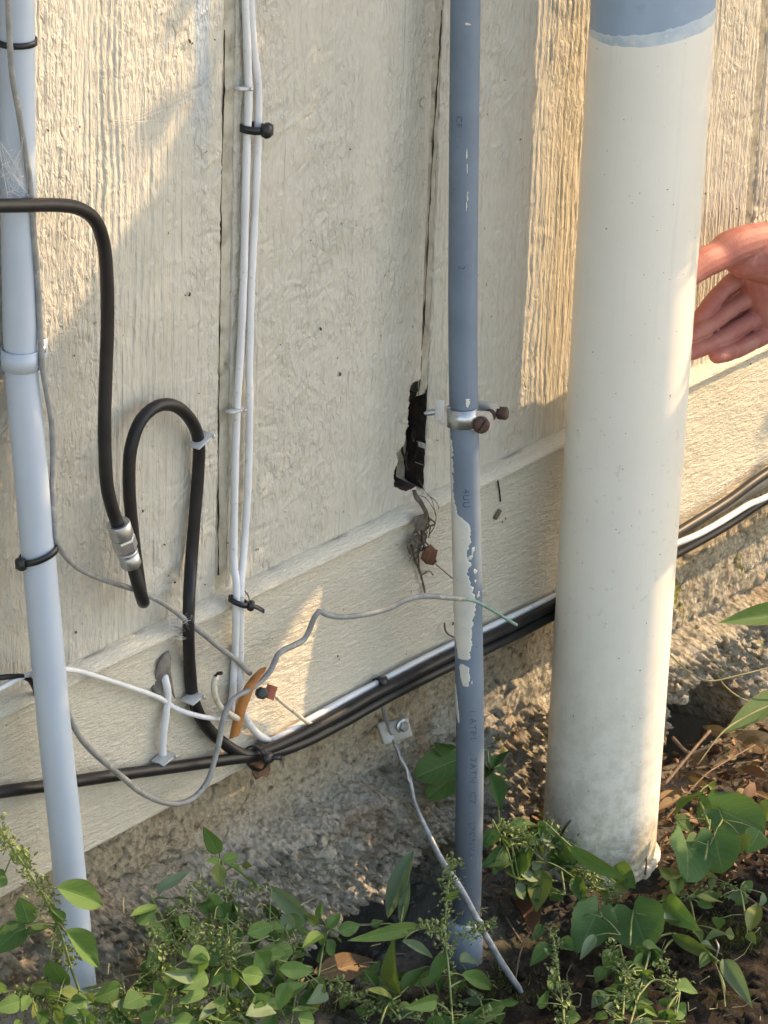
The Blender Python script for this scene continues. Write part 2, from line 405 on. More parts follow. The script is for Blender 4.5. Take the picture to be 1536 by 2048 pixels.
# ================================================================== the house wall
wall = thing('house_wall', 'cream painted grooved wood siding wall with flashing strip and skirt board', 'wall', (0.3, 0, 0))
HOLE_L = np.array([(826, 765), (820, 785), (819, 812), (816, 850), (811, 880), (806, 898), (797, 908), (794, 930), (789, 950), (789, 972), (799, 988), (812, 980)], float)
HL = np.array([P(a, b, 0)[[0, 2]] for a, b in HOLE_L]); HL = HL[np.argsort(HL[:, 1])]
PZ1 = 0.72
def panel(name, x0, x1, fine, seed, bands, hole=False):
    """pressed-grain siding panel; bands = [(centre, half width, spacing)] of long vertical grain"""
    if fine:
        xs = np.concatenate([[x0, x0], np.linspace(x0+.0012, x1-.0012, int((x1-x0)/.0013)), [x1, x1]])
        zs = np.concatenate([np.arange(.001, PZ1, .0014), [1.2, 1.8, 2.45]])
    else:
        xs = np.concatenate([[x0, x0], np.linspace(x0+.001, x1-.001, 12), [x1, x1]]); zs = np.linspace(.001, 2.45, 30)
    X, Z = np.meshgrid(xs, zs)
    h = .0005*fbm(X*16, Z*12, 3, seed)
    if fine:
        band = np.zeros_like(X); lines = np.zeros_like(X)
        for c, hw, sp in bands:
            m = np.exp(-((X-c+.010*perlin(Z*5, X*0+seed, seed+5))/hw)**4)
            ph = (X+.0045*fbm(X*18, Z*7.5, 2, seed+9)+.0012*perlin(X*90, Z*45, seed+11))/sp*2*math.pi*(1+.12*perlin(X*14, Z*0+seed, seed+2))
            pw = (X+.0052*fbm(X*10, Z*6.5, 2, seed+9)+.0016*perlin(X*45, Z*42, seed+8)+.0007*perlin(X*130, Z*95, seed+7))/sp+.35*perlin(X*40, X*0+seed, seed+6)
            k_ = np.floor(pw); f_ = pw-k_
            l = np.where(f_ < .18, f_/.18, (1-f_)/.82)*(.45+.55*(hash2(k_, np.full_like(k_, seed), 3) % 100)/100.)
            amp = .55+.75*np.clip(fbm(X*30, Z*5, 2, seed+13)+.3, 0, 1)
            lines = np.maximum(lines*0+lines, m*0)+m*l*amp*(.00150 if seed == 3 else .00125)
            band = np.maximum(band, m)
        th = -.75; U = X*math.cos(th)+Z*math.sin(th); W = -X*math.sin(th)+Z*math.cos(th)
        wr = fbm(U*105+2*perlin(X*30, Z*30, seed+4), W*44, 3, seed+20)
        wr2 = fbm(X*260, Z*48, 2, seed+30)
        dens = .45+.75*np.clip(.5+fbm(X*9, Z*9, 2, seed+40), 0, 1)
        h = h+lines+(1-.75*band)*(.00125*wr*dens)+(.00022+.00030*np.clip(fbm(X*11, Z*6, 2, seed+55)+.2, 0, 1))*wr2
        crk = perlin(X*34+1.2*perlin(X*20, Z*20, seed+61), Z*9, seed+60)
        h = h-.0004*np.exp(-(crk/.035)**2)*np.clip(fbm(X*8, Z*8, 2, seed+62)*2.2, 0, 1)*(1-.6*band)
    Y = -h
    edge = np.exp(-np.minimum(X-x0, x1-X)/.0016)
    Y = Y+.0012*edge
    Y[:, 0] = .012; Y[:, -1] = .012
    idx = None; mats = m_panel
    F = grid_faces(len(zs), len(xs))
    if hole:
        hx = np.interp(Z, HL[:, 1], HL[:, 0], left=9, right=9)+.0016*fbm(X*0+3, Z*160, 3, 71)
        d = X-hx
        zin = sstep(HL[0, 1]-.002, HL[0, 1]+.004, Z)
        inh = sstep(-.0008, .0022, d)*zin
        near = np.exp(-(np.clip(-d, 0, 1)/.006)**2)*zin
        Y = Y+inh*.030+.0016*near*fbm(X*200, Z*120, 3, 5)
        fi = inh.ravel()[F].max(1) > .25
        idx = fi.astype(np.int32); mats = [m_panel, m_rot]
    return mk(name, np.stack([X, Y, Z], -1).reshape(-1, 3), F, mats, wall, True, idx)
JOINTS = [-1.645+.2735*k for k in range(0, 6)]
panel('siding_panel', -.285, -.0005, True, 3, [(-.135, .052, .0078), (-.215, .035, .0040)])
panel('siding_panel', .0145, .2848, True, 11, [(.243, .040, .0105), (.178, .026, .0050)], True)
panel('siding_panel', .2970, .5570, True, 23, [(.475, .055, .0082), (.330, .022, .0120)])
panel('siding_panel', .5715, .8285, True, 31, [(.76, .06, .0068), (.64, .05, .0075)])
panel('siding_panel', .8430, 1.1, True, 41, [(.90, .05, .0078)])
for k in range(5):
    panel('siding_panel', -.57-.2855*k, -.2995-.2855*k, False, 50+k, [])
for k in range(6):
    panel('siding_panel', 1.1145+.2855*k, 1.386+.2855*k, False, 60+k, [])
def groove(xa, xb, seed, dirt_top):
    zs = np.arange(.0, .74, .002); n = len(zs)
    gapw = .0004+.0014*np.clip(fbm(zs*14, zs*0+seed, 3, seed)+.25, 0, 1)
    cols = [np.full(n, xa+.0002), np.full(n, xa+.003), np.full(n, xa+.007), xb-gapw-.0012, xb-gapw]
    ys = [.0026, .0023, .0016, .0014, .0010]
    X = np.stack([c+.0006*fbm(zs*90, zs*0+i, 2, seed+i) for i, c in enumerate(cols)], 1)
    Y = np.stack([np.full(n, y)+.0009*fbm(zs*70, zs*0+i*3, 3, seed+9+i) for i, y in enumerate(ys)], 1)
    if seed == 8: Y = Y+.022*(sstep(P(838, 985, 0)[2], P(838, 975, 0)[2], zs)*(1-sstep(P(838, 830, 0)[2], P(838, 780, 0)[2], zs+.004*fbm(zs*90, zs*0, 2, 3))))[:, None]
    X = np.concatenate([X, X[:, -1:]], 1); Y = np.concatenate([Y, np.full((n, 1), .028)], 1)
    Z = np.repeat(zs[:, None], X.shape[1], 1)
    return mk('groove_filler', np.stack([X, Y, Z], -1).reshape(-1, 3), grid_faces(n, X.shape[1]), m_groove, wall)
groove(-.0005, .0145, 5, 1); g2 = groove(.2848, .2970, 8, 1); groove(.557, .5715, 12, 0); groove(.8285, .843, 15, 0); groove(-.2995, -.285, 18, 0)
V, F = box_geo((.3, .045, 1.2), (1, 0, 0), (0, 1, 0), (0, 0, 1), 5.0, .02, 2.9)
mk('wall_core', V, F, m_dark, wall, False)
zz = np.arange(P(838, 984, 0)[2], P(838, 775, 0)[2], .003)
Vr = np.concatenate([np.stack([np.full(len(zz), .2968)+.0006*fbm(zz*120, zz*0+q, 2, 4), np.full(len(zz), q)+.0012*fbm(zz*90, zz*0+q*50, 2, 6), zz], 1) for q in (.0012, .010, .020, .029)])
mk('rotted_edge', Vr, grid_faces(4, len(zz)), m_rot, wall)
# rot debris inside the hole
g = Geo()
for k in range(14):
    a = P(random.uniform(800, 835), random.uniform(780, 975), random.uniform(.008, .022))
    b = a+np.array([random.uniform(-.004, .006), random.uniform(-.006, .004), random.uniform(-.022, .022)])
    g.add(*tube_geo(catmull([a, (a+b)/2+rng.normal(0, .002, 3), b], .004), [random.uniform(.0008, .0022)]*len(catmull([a, (a+b)/2, b], .004)) if False else .0013, 5))
g.build('splinter_tangle', m_rot, wall)
# flashing strip between panels and skirt board
def extrude(prof, x0, x1, dx, seed, amp, rough=1.0):
    xs = np.arange(x0, x1+dx/2, dx); pr = np.array(prof)
    X = np.repeat(xs[:, None], len(pr), 1); Y = pr[None, :, 0]+0*X; Z = pr[None, :, 1]+0*X
    s = np.cumsum(np.r_[0, np.linalg.norm(np.diff(pr, axis=0), axis=1)])[None, :]
    n1 = fbm(X*40, s*120+0*X, 3, seed); n2 = fbm(X*12, s*40+0*X, 2, seed+3)
    return X, Y-amp*n1-amp*.8*n2, Z+amp*fbm(X*30, s*90+0*X+7, 3, seed+5)
tp = [(.003, .0060), (-.0015, .0060), (-.0040, .0056), (-.0080, .0046), (-.0118, .0028), (-.0146, .0006), (-.0162, -.0014), (-.0168, -.0032), (-.0166, -.0046), (-.0152, -.0052), (-.0120, -.0052), (-.0085, -.0050)]
def trim(x0, x1, seed):
    X, Y, Z = extrude(tp, x0, x1, .002, seed, .00028)
    crack = np.clip(fbm(X*22, X*0+seed, 3, seed)-.02, 0, 1)
    Z[:, :2] -= .004*crack[:, :2]; Y[:, 0] += .004; 
    mk('flashing_strip', np.stack([X, Y, Z], -1).reshape(-1, 3), grid_faces(len(X), len(tp)), m_trim, wall)
trim(-2.0, .0235, 3); trim(.0255, .297, 9); trim(.2985, .93, 14); trim(.9315, 2.8, 20)
# skirt board: long horizontal grain
xs = np.concatenate([np.linspace(-2, -.32, 12), np.arange(-.31, 1.06, .0015), np.linspace(1.1, 2.8, 14)])
zs = np.concatenate([[-.176, -.1758], np.arange(-.1745, -.001, .0013), [.001]])
X, Z = np.meshgrid(xs, zs)
tilt = Z+.05*X*0
gr = fbm(X*34+1.5*perlin(X*12, Z*30, 4), Z*250, 3, 77)
h = .0012*fbm(X*9, Z*14, 3, 70)+.00055*gr*(.55+.6*np.clip(fbm(X*10, Z*20, 2, 80)+.4, 0, 1))+.0005*fbm(X*90, Z*330, 2, 81)
Y = -.0105-h
Y[0] = .004; Y[1] = -.0095
mk('skirt_board', np.stack([X, Y, Z], -1).reshape(-1, 3), grid_faces(len(zs), len(xs)), m_board, wall)
# nail heads dimpled in the paint
for q in ((846, 205), (808, 838)):
    p = P(*q, -.0008); V, F = lathe([(0, .0045), (.0008, .0045), (.0012, .0038), (.0007, .003)], 14, p, (0, -1, 0))
    mk('nail_head', V, F, m_panel, wall)
g = Geo()
x = 90
while x < 1500:
    L = random.uniform(30, 110)
    if not (440 < x < 500 or 780 < x < 850):
        pts = [(x+L*f, 1417-.4835*(x+L*f)-4+random.uniform(-2.5, 2.5), -.0012) for f in np.linspace(0, 1, max(3, int(L/9)))]
        V, F = tube_geo(catmull(PL(pts), .002), .0005*random.uniform(.6, 1.5), 4, True, 1, .5, int(x)); g.add(V, F)
    x += L+random.uniform(5, 60)
g.build('caulk_crack', m_rot, wall)
for pts in ([(449, 60), (448, 170), (443, 365), (441, 540), (439, 690), (437, 850), (436.5, 970), (437, 1150)], [(884, 20), (876, 150), (868, 260), (860, 400), (854, 520), (849, 620), (844, 700), (838, 790)]):
    c = catmull(PL([(a, b, .0010) for a, b in pts]), .0022); n_ = len(c)
    c[:, 0] += .0009*fbm(np.arange(n_)*.11, np.zeros(n_)+pts[0][0], 3, 5)
    rr = .0003+.0006*np.clip(fbm(np.arange(n_)*.06, np.zeros(n_)+pts[0][0]*.3, 3, 9)+.25, 0, 1.2)
    V, F = tube_geo(c, rr, 6); mk('groove_crack', V, F, m_rot, wall)
# drip crack under the strip: paint slit
cable('paint_crack', [(995, 957, -.0118), (998, 975, -.0118), (1000, 990, -.0118), (1001, 1003, -.0118)], .0008, m_rot, wall, .003, 5)

# ------------------------------------------------------------------ foundation
xs = np.concatenate([np.linspace(-2, -.34, 20), np.arange(-.33, 1.15, .0023), np.linspace(1.17, 2.8, 20)])
zs = np.arange(-.60, -.172, .0023)
X, Z = np.meshgrid(xs, zs)
zl = np.interp(X, [-.4, -.25, -.17, 0.02, .2, .30, .42, .6, .9], [-.222, -.214, -.232, -.262, -.262, -.29, -.285, -.30, -.31])+.006*fbm(X*22, X*0, 3, 90)
led = sstep(0, .014, zl-Z)
Yb = .007-.010*sstep(-.19, -.26, Z)*0
flat = 1-.95*sstep(.35, .41, X)*(1-sstep(.62, .69, X))
bul = flat*led*(.030+.08*np.clip(zl-Z, 0, .2)+.010*fbm(X*14, Z*14, 3, 91))
rough = .0035*fbm(X*34, Z*34, 4, 92)+.0065*np.abs(fbm(X*70, Z*70, 3, 93, .6))*(.3+led)+.004*np.clip(fbm(X*130, Z*130, 2, 95), -.2, 1)*(.25+led)
crk = np.exp(-(fbm(X*9, Z*16, 3, 140)/.022)**2)*.006+np.exp(-((Z-zl+.004*fbm(X*60, X*0, 2, 141))/.0035)**2)*.010*np.clip(fbm(X*7, X*0+2, 2, 142)+.5, 0, 1)
Y = Yb-bul-1.5*rough*(.45+.55*led)+crk+.003
zb = np.interp(X, [-.4, -.12, -.02, .06, .11, .15, .20, .25, .31, .345, .36, .55, .66, .70, .74, .80, .83, .9], [-.6, -.6, -.40, -.372, -.385, -.372, -.378, -.362, -.358, -.375, -.6, -.6, -.6, -.37, -.352, -.362, -.39, -.6])+.010*fbm(X*40, X*0+3, 3, 97)
cav = sstep(0, .012, zb-Z)
Y = Y+cav*(.30+.02*fbm(X*20, Z*20, 2, 98))
Ff = grid_faces(len(zs), len(xs))
fo = mk('concrete_foundation', np.stack([X, Y, Z], -1).reshape(-1, 3), Ff, [m_conc, m_soil], None, True, (cav.ravel()[Ff].min(1) > .35).astype(np.int32))
tag(fo, 'rough crumbling concrete foundation with a broken ledge below the skirt board', 'foundation')
def lump(c, r, seed, sub=2, sq=(1, 1, 1), amp=.35):
    bm = bmesh.new(); bmesh.ops.create_icosphere(bm, subdivisions=sub, radius=1.0)
    V = np.array([v.co[:] for v in bm.verts]); F = [[v.index for v in f.verts] for f in bm.faces]; bm.free()
    d = 1+amp*fbm(V[:, 0]*1.3+seed*7.1, V[:, 1]*1.3+V[:, 2]*1.7, 3, seed)
    return V*d[:, None]*np.array(sq)*r+np.asarray(c), F
g = Geo()
for k in range(240):     # aggregate broken out of the concrete
    x = random.uniform(-.3, 1.0); z = random.uniform(-.43, -.25)
    if random.random() < .5: x = random.choice([random.uniform(.32, .46), random.uniform(.58, .95), random.uniform(.05, .33)]); z = random.uniform(-.40, -.27)
    i = np.argmin(abs(zs-z)); j = np.argmin(abs(xs-x))
    if Y[i, j] > .02: continue
    g.add(*lump((x, Y[i, j]+.001, z), random.choice([.003, .004, .005, .0065, .009]), k, 1, (1, .8, .8), .5))
ag = g.build('broken_aggregate', m_conc, fo); ag['kind'] = 'stuff'

# ------------------------------------------------------------------ ground
xs = np.concatenate([[-300, -80, -20, -6, -2], np.arange(-.75, 1.5, .0055), [2.2, 6, 20, 80, 300]])
ys = np.concatenate([[-300, -80, -20, -6, -2.4], np.arange(-.95, .20, .0055), [.27, .34, .6, 3, 20, 300]])
X, Yg = np.meshgrid(xs, ys)
def ground_z(x, y):
    x = np.asarray(x, float); y = np.asarray(y, float)
    near = np.exp(-((x-.3)/1.2)**2-((y+.2)/.8)**2)
    z = ZG+near*(.010*fbm(x*7, y*7, 3, 120)+.0045*fbm(x*45, y*45, 3, 121))
    z = z+.05*np.exp(-((x+.12)/.14)**2-((y+.10)/.16)**2)
    z = z+.012*sstep(.45, .8, x)*near
    z = z-.085*np.exp(-((x-.24)/.085)**2-((y-.10)/.11)**2)-.085*np.exp(-((x-.77)/.075)**2-((y-.10)/.11)**2)
    return z
Zg = ground_z(X, Yg)+np.exp(-((X-.3)/1.2)**2-((Yg+.2)/.8)**2)*.004*np.abs(fbm(X*110, Yg*110, 2, 130))
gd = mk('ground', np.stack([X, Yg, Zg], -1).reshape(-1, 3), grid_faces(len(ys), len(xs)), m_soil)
tag(gd, kind='structure'); gd['label'] = 'dark bare soil at the foot of the wall, paler bounce ground added out of view'
def on_ground(px, py, h=0.0):
    z = ZG
    for _ in range(6):
        p = G(px, py, z+h); z = float(ground_z(p[0], p[1]))
    return G(px, py, z+h)

g = Geo()
for k in range(900):
    px, py = random.uniform(650, 1536), random.uniform(1600, 2048)
    p = on_ground(px, py)
    if p[1] > .03: continue
    g.add(*lump(p, random.choice([.002, .003, .0035, .005, .0075]), k, 1, (1, 1, .7), .5))
tag(g.build('soil_crumbs', m_soil), 'loose crumbs of dark soil', None, None, 'stuff')

# ================================================================== pipes
def pipe_prof(pts, r, segs=40, step=.012):
    p = catmull(pts, step); return tube_geo(p, r, segs, True)
XP, YP, RP = .5022, -.085, .05715
def px_z(py, px=1250, y=YP-.045): return P(px, py, y)[2]
zp = np.linspace(-.47, 2.3, 90)
bp = thing('soil_pipe', 'thick cream painted vertical drain pipe with bare blue grey band on top', 'pipe', (XP, YP, -.46))
V, F = lathe([(-.47, RP), (.2, RP), (2.3, RP)], 96, (XP, YP, 0), (0, 0, 1)); mk('pipe_wall', V, F, m_bluepvc, bp)
# paint coat ends in a wavy brush line
na, nz = 120, 160
an = np.arange(na)*2*math.pi/na
camang = math.atan2(CAM[1]-YP, CAM[0]-XP)
rel = (an-camang+math.pi) % (2*math.pi)-math.pi
# photo: brush line y=75 (left edge) .. 100 (centre) .. 50 (right)
ztop = px_z(92, 1300, YP-.04)+.006*np.sin(rel*1.3-.2)+.0008*fbm(rel*5, rel*0, 3, 3)+.004*np.clip(rel, 0, 2)
tt = np.linspace(0, 1, nz)[:, None]
Zc = -.469+(ztop[None, :]+.469)*tt
Rc = RP+.0006+0*Zc; Rc[-1] = RP-.0004
mk('paint_coat', np.stack([XP+Rc*np.cos(an), YP+Rc*np.sin(an), Zc], -1).reshape(-1, 3), grid_faces(nz, na, True), m_pipe, bp)
# thin bluish undercoat lip just above the brush line
m_under = simple('thin_paint_smear', (.55, .60, .60), (.42, .49, .54), .55, 50, 300, .2, .0005, dirt=(.60, .60, .57), damt=(.55, .66), dsc=160)
zu = ztop+.0065+.0045*np.sin(rel*1.1+.6)+.0011*fbm(rel*9, rel*0+4, 4, 8)
tu = np.linspace(0, 1, 8)[:, None]; Zu = ztop[None, :]-.004+(zu-ztop+.004)[None, :]*tu; Ru = RP+.0003+0*Zu; Ru[-1] = RP-.0003
mk('thin_paint_edge', np.stack([XP+Ru*np.cos(an), YP+Ru*np.sin(an), Zu], -1).reshape(-1, 3), grid_faces(8, na, True), m_under, bp)
V, F = lathe([(-.50, RP+.006), (-.4275, RP+.006), (-.425, RP+.0045), (-.425, RP-.001)], 64, (XP, YP, 0), (0, 0, 1)); mk('hub_collar', V, F, m_pipe, bp)

def pipe_patch(name, axis, r, rows, mat, parent, jag=.06, seed=1, off=.0005):
    """thin coat on a pipe: rows = (axis parameter 0..1, left, right) in units of r across as seen by the camera"""
    axis = catmull(axis, .004); s = np.linspace(0, 1, len(axis))
    rows = np.array(rows); t = np.arange(rows[0, 0], rows[-1, 0], .0011)
    a = np.interp(t, rows[:, 0], rows[:, 1])+jag*fbm(t*130, t*0, 3, seed); b = np.interp(t, rows[:, 0], rows[:, 2])+jag*2.6*fbm(t*170, t*0+9, 5, seed+1, .7)
    b = np.maximum(a+.02, b)
    c = np.stack([np.interp(t, s, axis[:, k]) for k in range(3)], 1)
    n = 14; V = []
    ax = axis[-1]-axis[0]; ax /= np.linalg.norm(ax)
    for i in range(len(t)):
        v = CAM-c[i]; v -= ax*np.dot(v, ax); v /= np.linalg.norm(v); sd = np.cross(v, ax); sd /= np.linalg.norm(sd)
        if np.dot(sd, CR) < 0: sd = -sd
        A = np.arcsin(np.clip(np.linspace(a[i], b[i], n), -.999, .999)) if True else 0
        A = np.where(np.linspace(a[i], b[i], n) < -1, -math.pi/2-(-1-np.linspace(a[i], b[i], n)), A)
        rr = np.full(n, r+off); rr[0] -= off*1.6; rr[-1] -= off*1.6
        if i in (0, len(t)-1): rr -= off*1.6
        V.append(c[i]+rr[:, None]*(np.cos(A)[:, None]*v+np.sin(A)[:, None]*sd))
    return mk(name, np.concatenate(V), grid_faces(len(t), n), mat, parent)

# slate blue conduit
RB = .01335
BA = [P(933, -160, -.033), P(931, 0, -.035), P(927, 400, -.040), P(926, 700, -.045), P(932, 1000, -.058), P(937, 1250, -.068), P(940, 1500, -.080), P(936, 1750, -.090), P(932, 1850, -.094), P(930, 1960, -.098)]
up_ = (BA[0]-BA[1])/np.linalg.norm(BA[0]-BA[1]); top = [BA[0]+up_*k for k in (1.6, .9, .4, .15, .07)]
bc = thing('electrical_conduit', 'slim slate blue plastic conduit with dripped cream paint down its front', 'conduit', BA[-1])
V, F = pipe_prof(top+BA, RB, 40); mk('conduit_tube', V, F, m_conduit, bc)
axB = BA[1:9]
axc = catmull(axB, .004); pyB = np.array([(lambda q: 1024-FPX*np.dot(q-CAM, CU)/np.dot(q-CAM, CF))(p) for p in axc])
tB = lambda py: float(np.interp(py, pyB, np.linspace(0, 1, len(axc))))
rowsB = [(862, -1.15, -.95), (900, -1.15, -.82), (960, -1.15, -.86), (1000, -1.15, -.80), (1022, -1.15, -.55), (1034, -1.15, .10), (1045, -1.15, .32), (1070, -1.15, .30), (1090, -1.15, .12), (1105, -1.15, .0), (1120, -1.15, .35), (1135, -1.15, .0), (1160, -1.15, .28), (1190, -1.15, .62), (1210, -1.15, .55), (1240, -1.1, .3), (1262, -1.05, .25), (1268, -1.0, .30), (1295, -.85, .12), (1312, -.82, .05)]
pipe_patch('paint_drip', axB, RB, [(tB(a), b, c) for a, b, c in rowsB], m_drip, bc, .05, 4)
pipe_patch('paint_drip', axB, RB, [(tB(a), b, c) for a, b, c in [(1318, -.62, -.45), (1325, -.72, .02), (1345, -.66, .06), (1360, -.5, -.02), (1364, -.35, -.15)]], m_drip, bc, .03, 6)
pipe_patch('paint_drip', axB, RB, [(tB(a), b, c) for a, b, c in [(1365, -1.1, -.96), (1400, -1.1, -.84), (1425, -.93, -.74), (1440, -.8, -.74)]], m_drip, bc, .012, 9)
pipe_patch('paint_drip', axB, RB, [(tB(a), b, c) for a, b, c in [(788, .12, .2), (796, .1, .42), (803, .15, .4), (808, .2, .3)]], m_drip, bc, .08, 12)
for a0, b0, c0_, L_ in ((1085, .30, .52, 16), (1100, .12, .40, 10), (1128, .42, .60, 12), (1150, .5, .62, 8), (1020, -.75, -.55, 14), (1000, -.85, -.7, 12), (1175, .66, .78, 14), (1350, .1, .2, 8)):
    pipe_patch('paint_drip', axB, RB, [(tB(a0), b0+.04, c0_-.05), (tB(a0+L_*.5), b0-.03, c0_), (tB(a0+L_), b0+.02, c0_-.08)], m_drip, bc, .06, a0)
pipe_patch('paint_drip', axB, RB, [(tB(a), b, c) for a, b, c in [(38, .0, .1), (43, -.04, .45), (46, .1, .3)]], m_drip, bc, .02, 13)
for a, b, c in ((290, .16, .22), (320, .2, .25), (375, .24, .29), (395, .18, .24)):
    pipe_patch('paint_drip', axB, RB, [(tB(a), b, c), (tB(a+14), b-.02, c), (tB(a+22), b, c-.03)], m_drip, bc, .02, a)
# printed marks running along the conduit
def conduit_text(body, py0, ang, size, flip=False):
    cu = bpy.data.curves.new('printed_marks', 'FONT'); cu.body = body; cu.size = size; cu.space_character = 1.25
    tmp = bpy.data.objects.new('tmp_text', cu); COL.objects.link(tmp)
    dg = bpy.context.evaluated_depsgraph_get(); me = bpy.data.meshes.new_from_object(tmp.evaluated_get(dg))
    bpy.data.objects.remove(tmp)
    bm = bmesh.new(); bm.from_mesh(me); bmesh.ops.triangulate(bm, faces=bm.faces)
    V = np.array([v.co[:] for v in bm.verts]); Fc = [[v.index for v in f.verts] for f in bm.faces]; bm.free()
    s = np.linspace(0, 1, len(axc)); L = np.linalg.norm(np.diff(axc, axis=0), axis=1).sum(); t0 = tB(py0); out = []
    ax = axc[-1]-axc[0]; ax /= np.linalg.norm(ax)
    for v in V:
        t = t0+v[0]/L
        c = np.array([np.interp(t, s, axc[:, k]) for k in range(3)])
        vv = CAM-c; vv -= ax*np.dot(vv, ax); vv /= np.linalg.norm(vv); sd = np.cross(vv, ax); sd /= np.linalg.norm(sd)
        if np.dot(sd, CR) < 0: sd = -sd
        A = ang+v[1]/RB
        out.append(c+(RB+.0003)*(math.cos(A)*vv+math.sin(A)*sd))
    return mk('printed_marks', out, Fc, m_ink, bc, False)
conduit_text('CF  :  -', 225, -.55, .008)
conduit_text('2', 523, -.3, .008)
conduit_text('4UU', 968, -.2, .009)
conduit_text('1 ATP1   . 7ATN  C7  .  (PCNVA', 1408, .02, .0085)
# coupling at the foot
d = BA[7]-BA[9]; d /= np.linalg.norm(d)
c0 = P(930, 1845, -.094)
V, F = lathe([(-.06, RB+.0046), (-.0015, RB+.0046), (.0008, RB+.0040), (.0016, RB+.001), (.002, RB-.0005)], 36, c0, d); mk('coupling_socket', V, F, m_bluepvc, bc)

# pale grey conduit on the left
RL = .0138
LA = [P(33, -160, -.016), P(33, 0, -.016), P(38, 500, -.016), P(44, 737, -.017), P(63, 960, -.023), P(86.5, 1215, -.034), P(112, 1490, -.046), P(128, 1634, -.052), P(140, 1761, -.057), P(164, 2010, -.068), P(176, 2150, -.074)]
up_ = (LA[0]-LA[1])/np.linalg.norm(LA[0]-LA[1]); topl = [LA[0]+up_*k for k in (1.6, .9, .4, .15, .07)]
lc = thing('pale_conduit', 'pale blue grey conduit leaning out from the wall at the photo\'s left edge', 'conduit', LA[-1])
V, F = pipe_prof(topl+LA, RL, 40); mk('conduit_tube', V, F, m_pale, lc)

def ring_strap(center, axis, r, width, th, a0, a1, mat, name, parent=None, tilt=None, n=40, ell=1.0):
    """band round a pipe between angles a0..a1 (0 = toward camera, positive = picture right)"""
    ax = np.asarray(axis, float); ax /= np.linalg.norm(ax)
    v = CAM-center; v = v-ax*np.dot(v, ax); v /= np.linalg.norm(v); sd = np.cross(v, ax); sd /= np.linalg.norm(sd)
    if np.dot(sd, CR) < 0: sd = -sd
    A = np.linspace(a0, a1, n); tl = 0 if tilt is None else tilt
    c = np.asarray(center); rows = []
    for a in A:
        e = math.cos(a)*v+math.sin(a)*sd*ell; o = c+ax*(r*math.sin(a)*tl)
        rows.append([o+e*r-ax*width/2, o+e*r+ax*width/2, o+e*(r+th)+ax*width/2, o+e*(r+th)-ax*width/2])
    V = np.array(rows).reshape(-1, 3); F = grid_faces(n, 4, True).tolist(); F.append([0, 1, 2, 3]); F.append([(n-1)*4+3-i for i in range(4)])
    return V, F, v, sd, ax
def zip_tie(label, center, axis, r, head_ang, tilt=0.0, width=.0048, group='black cable ties', cat='cable tie', tail=None, hs=1.0, full=(-math.pi, math.pi), ell=1.0):
    t = thing('cable_tie', label, cat, center, group)
    V, F, v, sd, ax = ring_strap(center, axis, r, width, .0013, full[0], full[1], m_tie, 'band', None, tilt, 40, ell)
    mk('band', V, F, m_tie, t)
    e = math.cos(head_ang)*v+math.sin(head_ang)*sd*ell; tg = -math.sin(head_ang)*v+math.cos(head_ang)*sd
    hc = np.asarray(center)+e*(r+.0028)+ax*(r*math.sin(head_ang)*tilt)
    V, F = box_geo(hc, tg, e, ax, .0075*hs, .0055*hs, .0085*hs, .25); mk('head', V, F, m_tie, t)
    if tail is not None:
        q = np.array([hc, hc+tail[0], hc+tail[1]]); q = catmull(q, .003)
        sdv = np.cross(np.gradient(q, axis=0), e); sdv /= np.linalg.norm(sdv, axis=1)[:, None]+1e-9
        V, F = strip_geo(q, sdv, np.cross(sdv, np.gradient(q, axis=0)/np.linalg.norm(np.gradient(q, axis=0), axis=1)[:, None]), .004, .0012); mk('tail', V, F, m_tie, t)
    return t
axL = LA[1]-LA[2]
zip_tie('black cable tie high on the pale grey conduit', P(34, 82, -.016), axL, RL+.0006, 2.6)
zip_tie('black cable tie binding grey wire to the pale conduit below its strap', P(77, 1108, -.030), LA[4]-LA[5], RL+.0012, -1.0, .30, .0055, hs=1.25)
# two-hole strap
st = thing('pipe_strap', 'pale plastic strap holding the leaning grey conduit to the wall', 'pipe strap', P(42, 715, -.016))
V, F, *_ = ring_strap(P(41, 716, -.0165), axL, RL+.0004, .0165, .0014, -1.9, 1.9, m_pale, 'band'); mk('band', V, F, m_pale, st)
for q, sg in (((8, 716), -1), ((85, 706), 1)):
    c = P(41, 716, -.0015)+np.array([sg*.0225, 0, 0]); V, F = box_geo(c, (1, 0, 0), (0, 0, 1), (0, 1, 0), .017, .0165, .0016, .3); mk('ear', V, F, m_pale, st)
    V, F = lathe([(0, .0036), (.0012, .0034), (.002, .002)], 12, c+np.array([sg*.002, -.0008, 0]), (0, -1, 0)); mk('screw', V, F, m_steel, st)

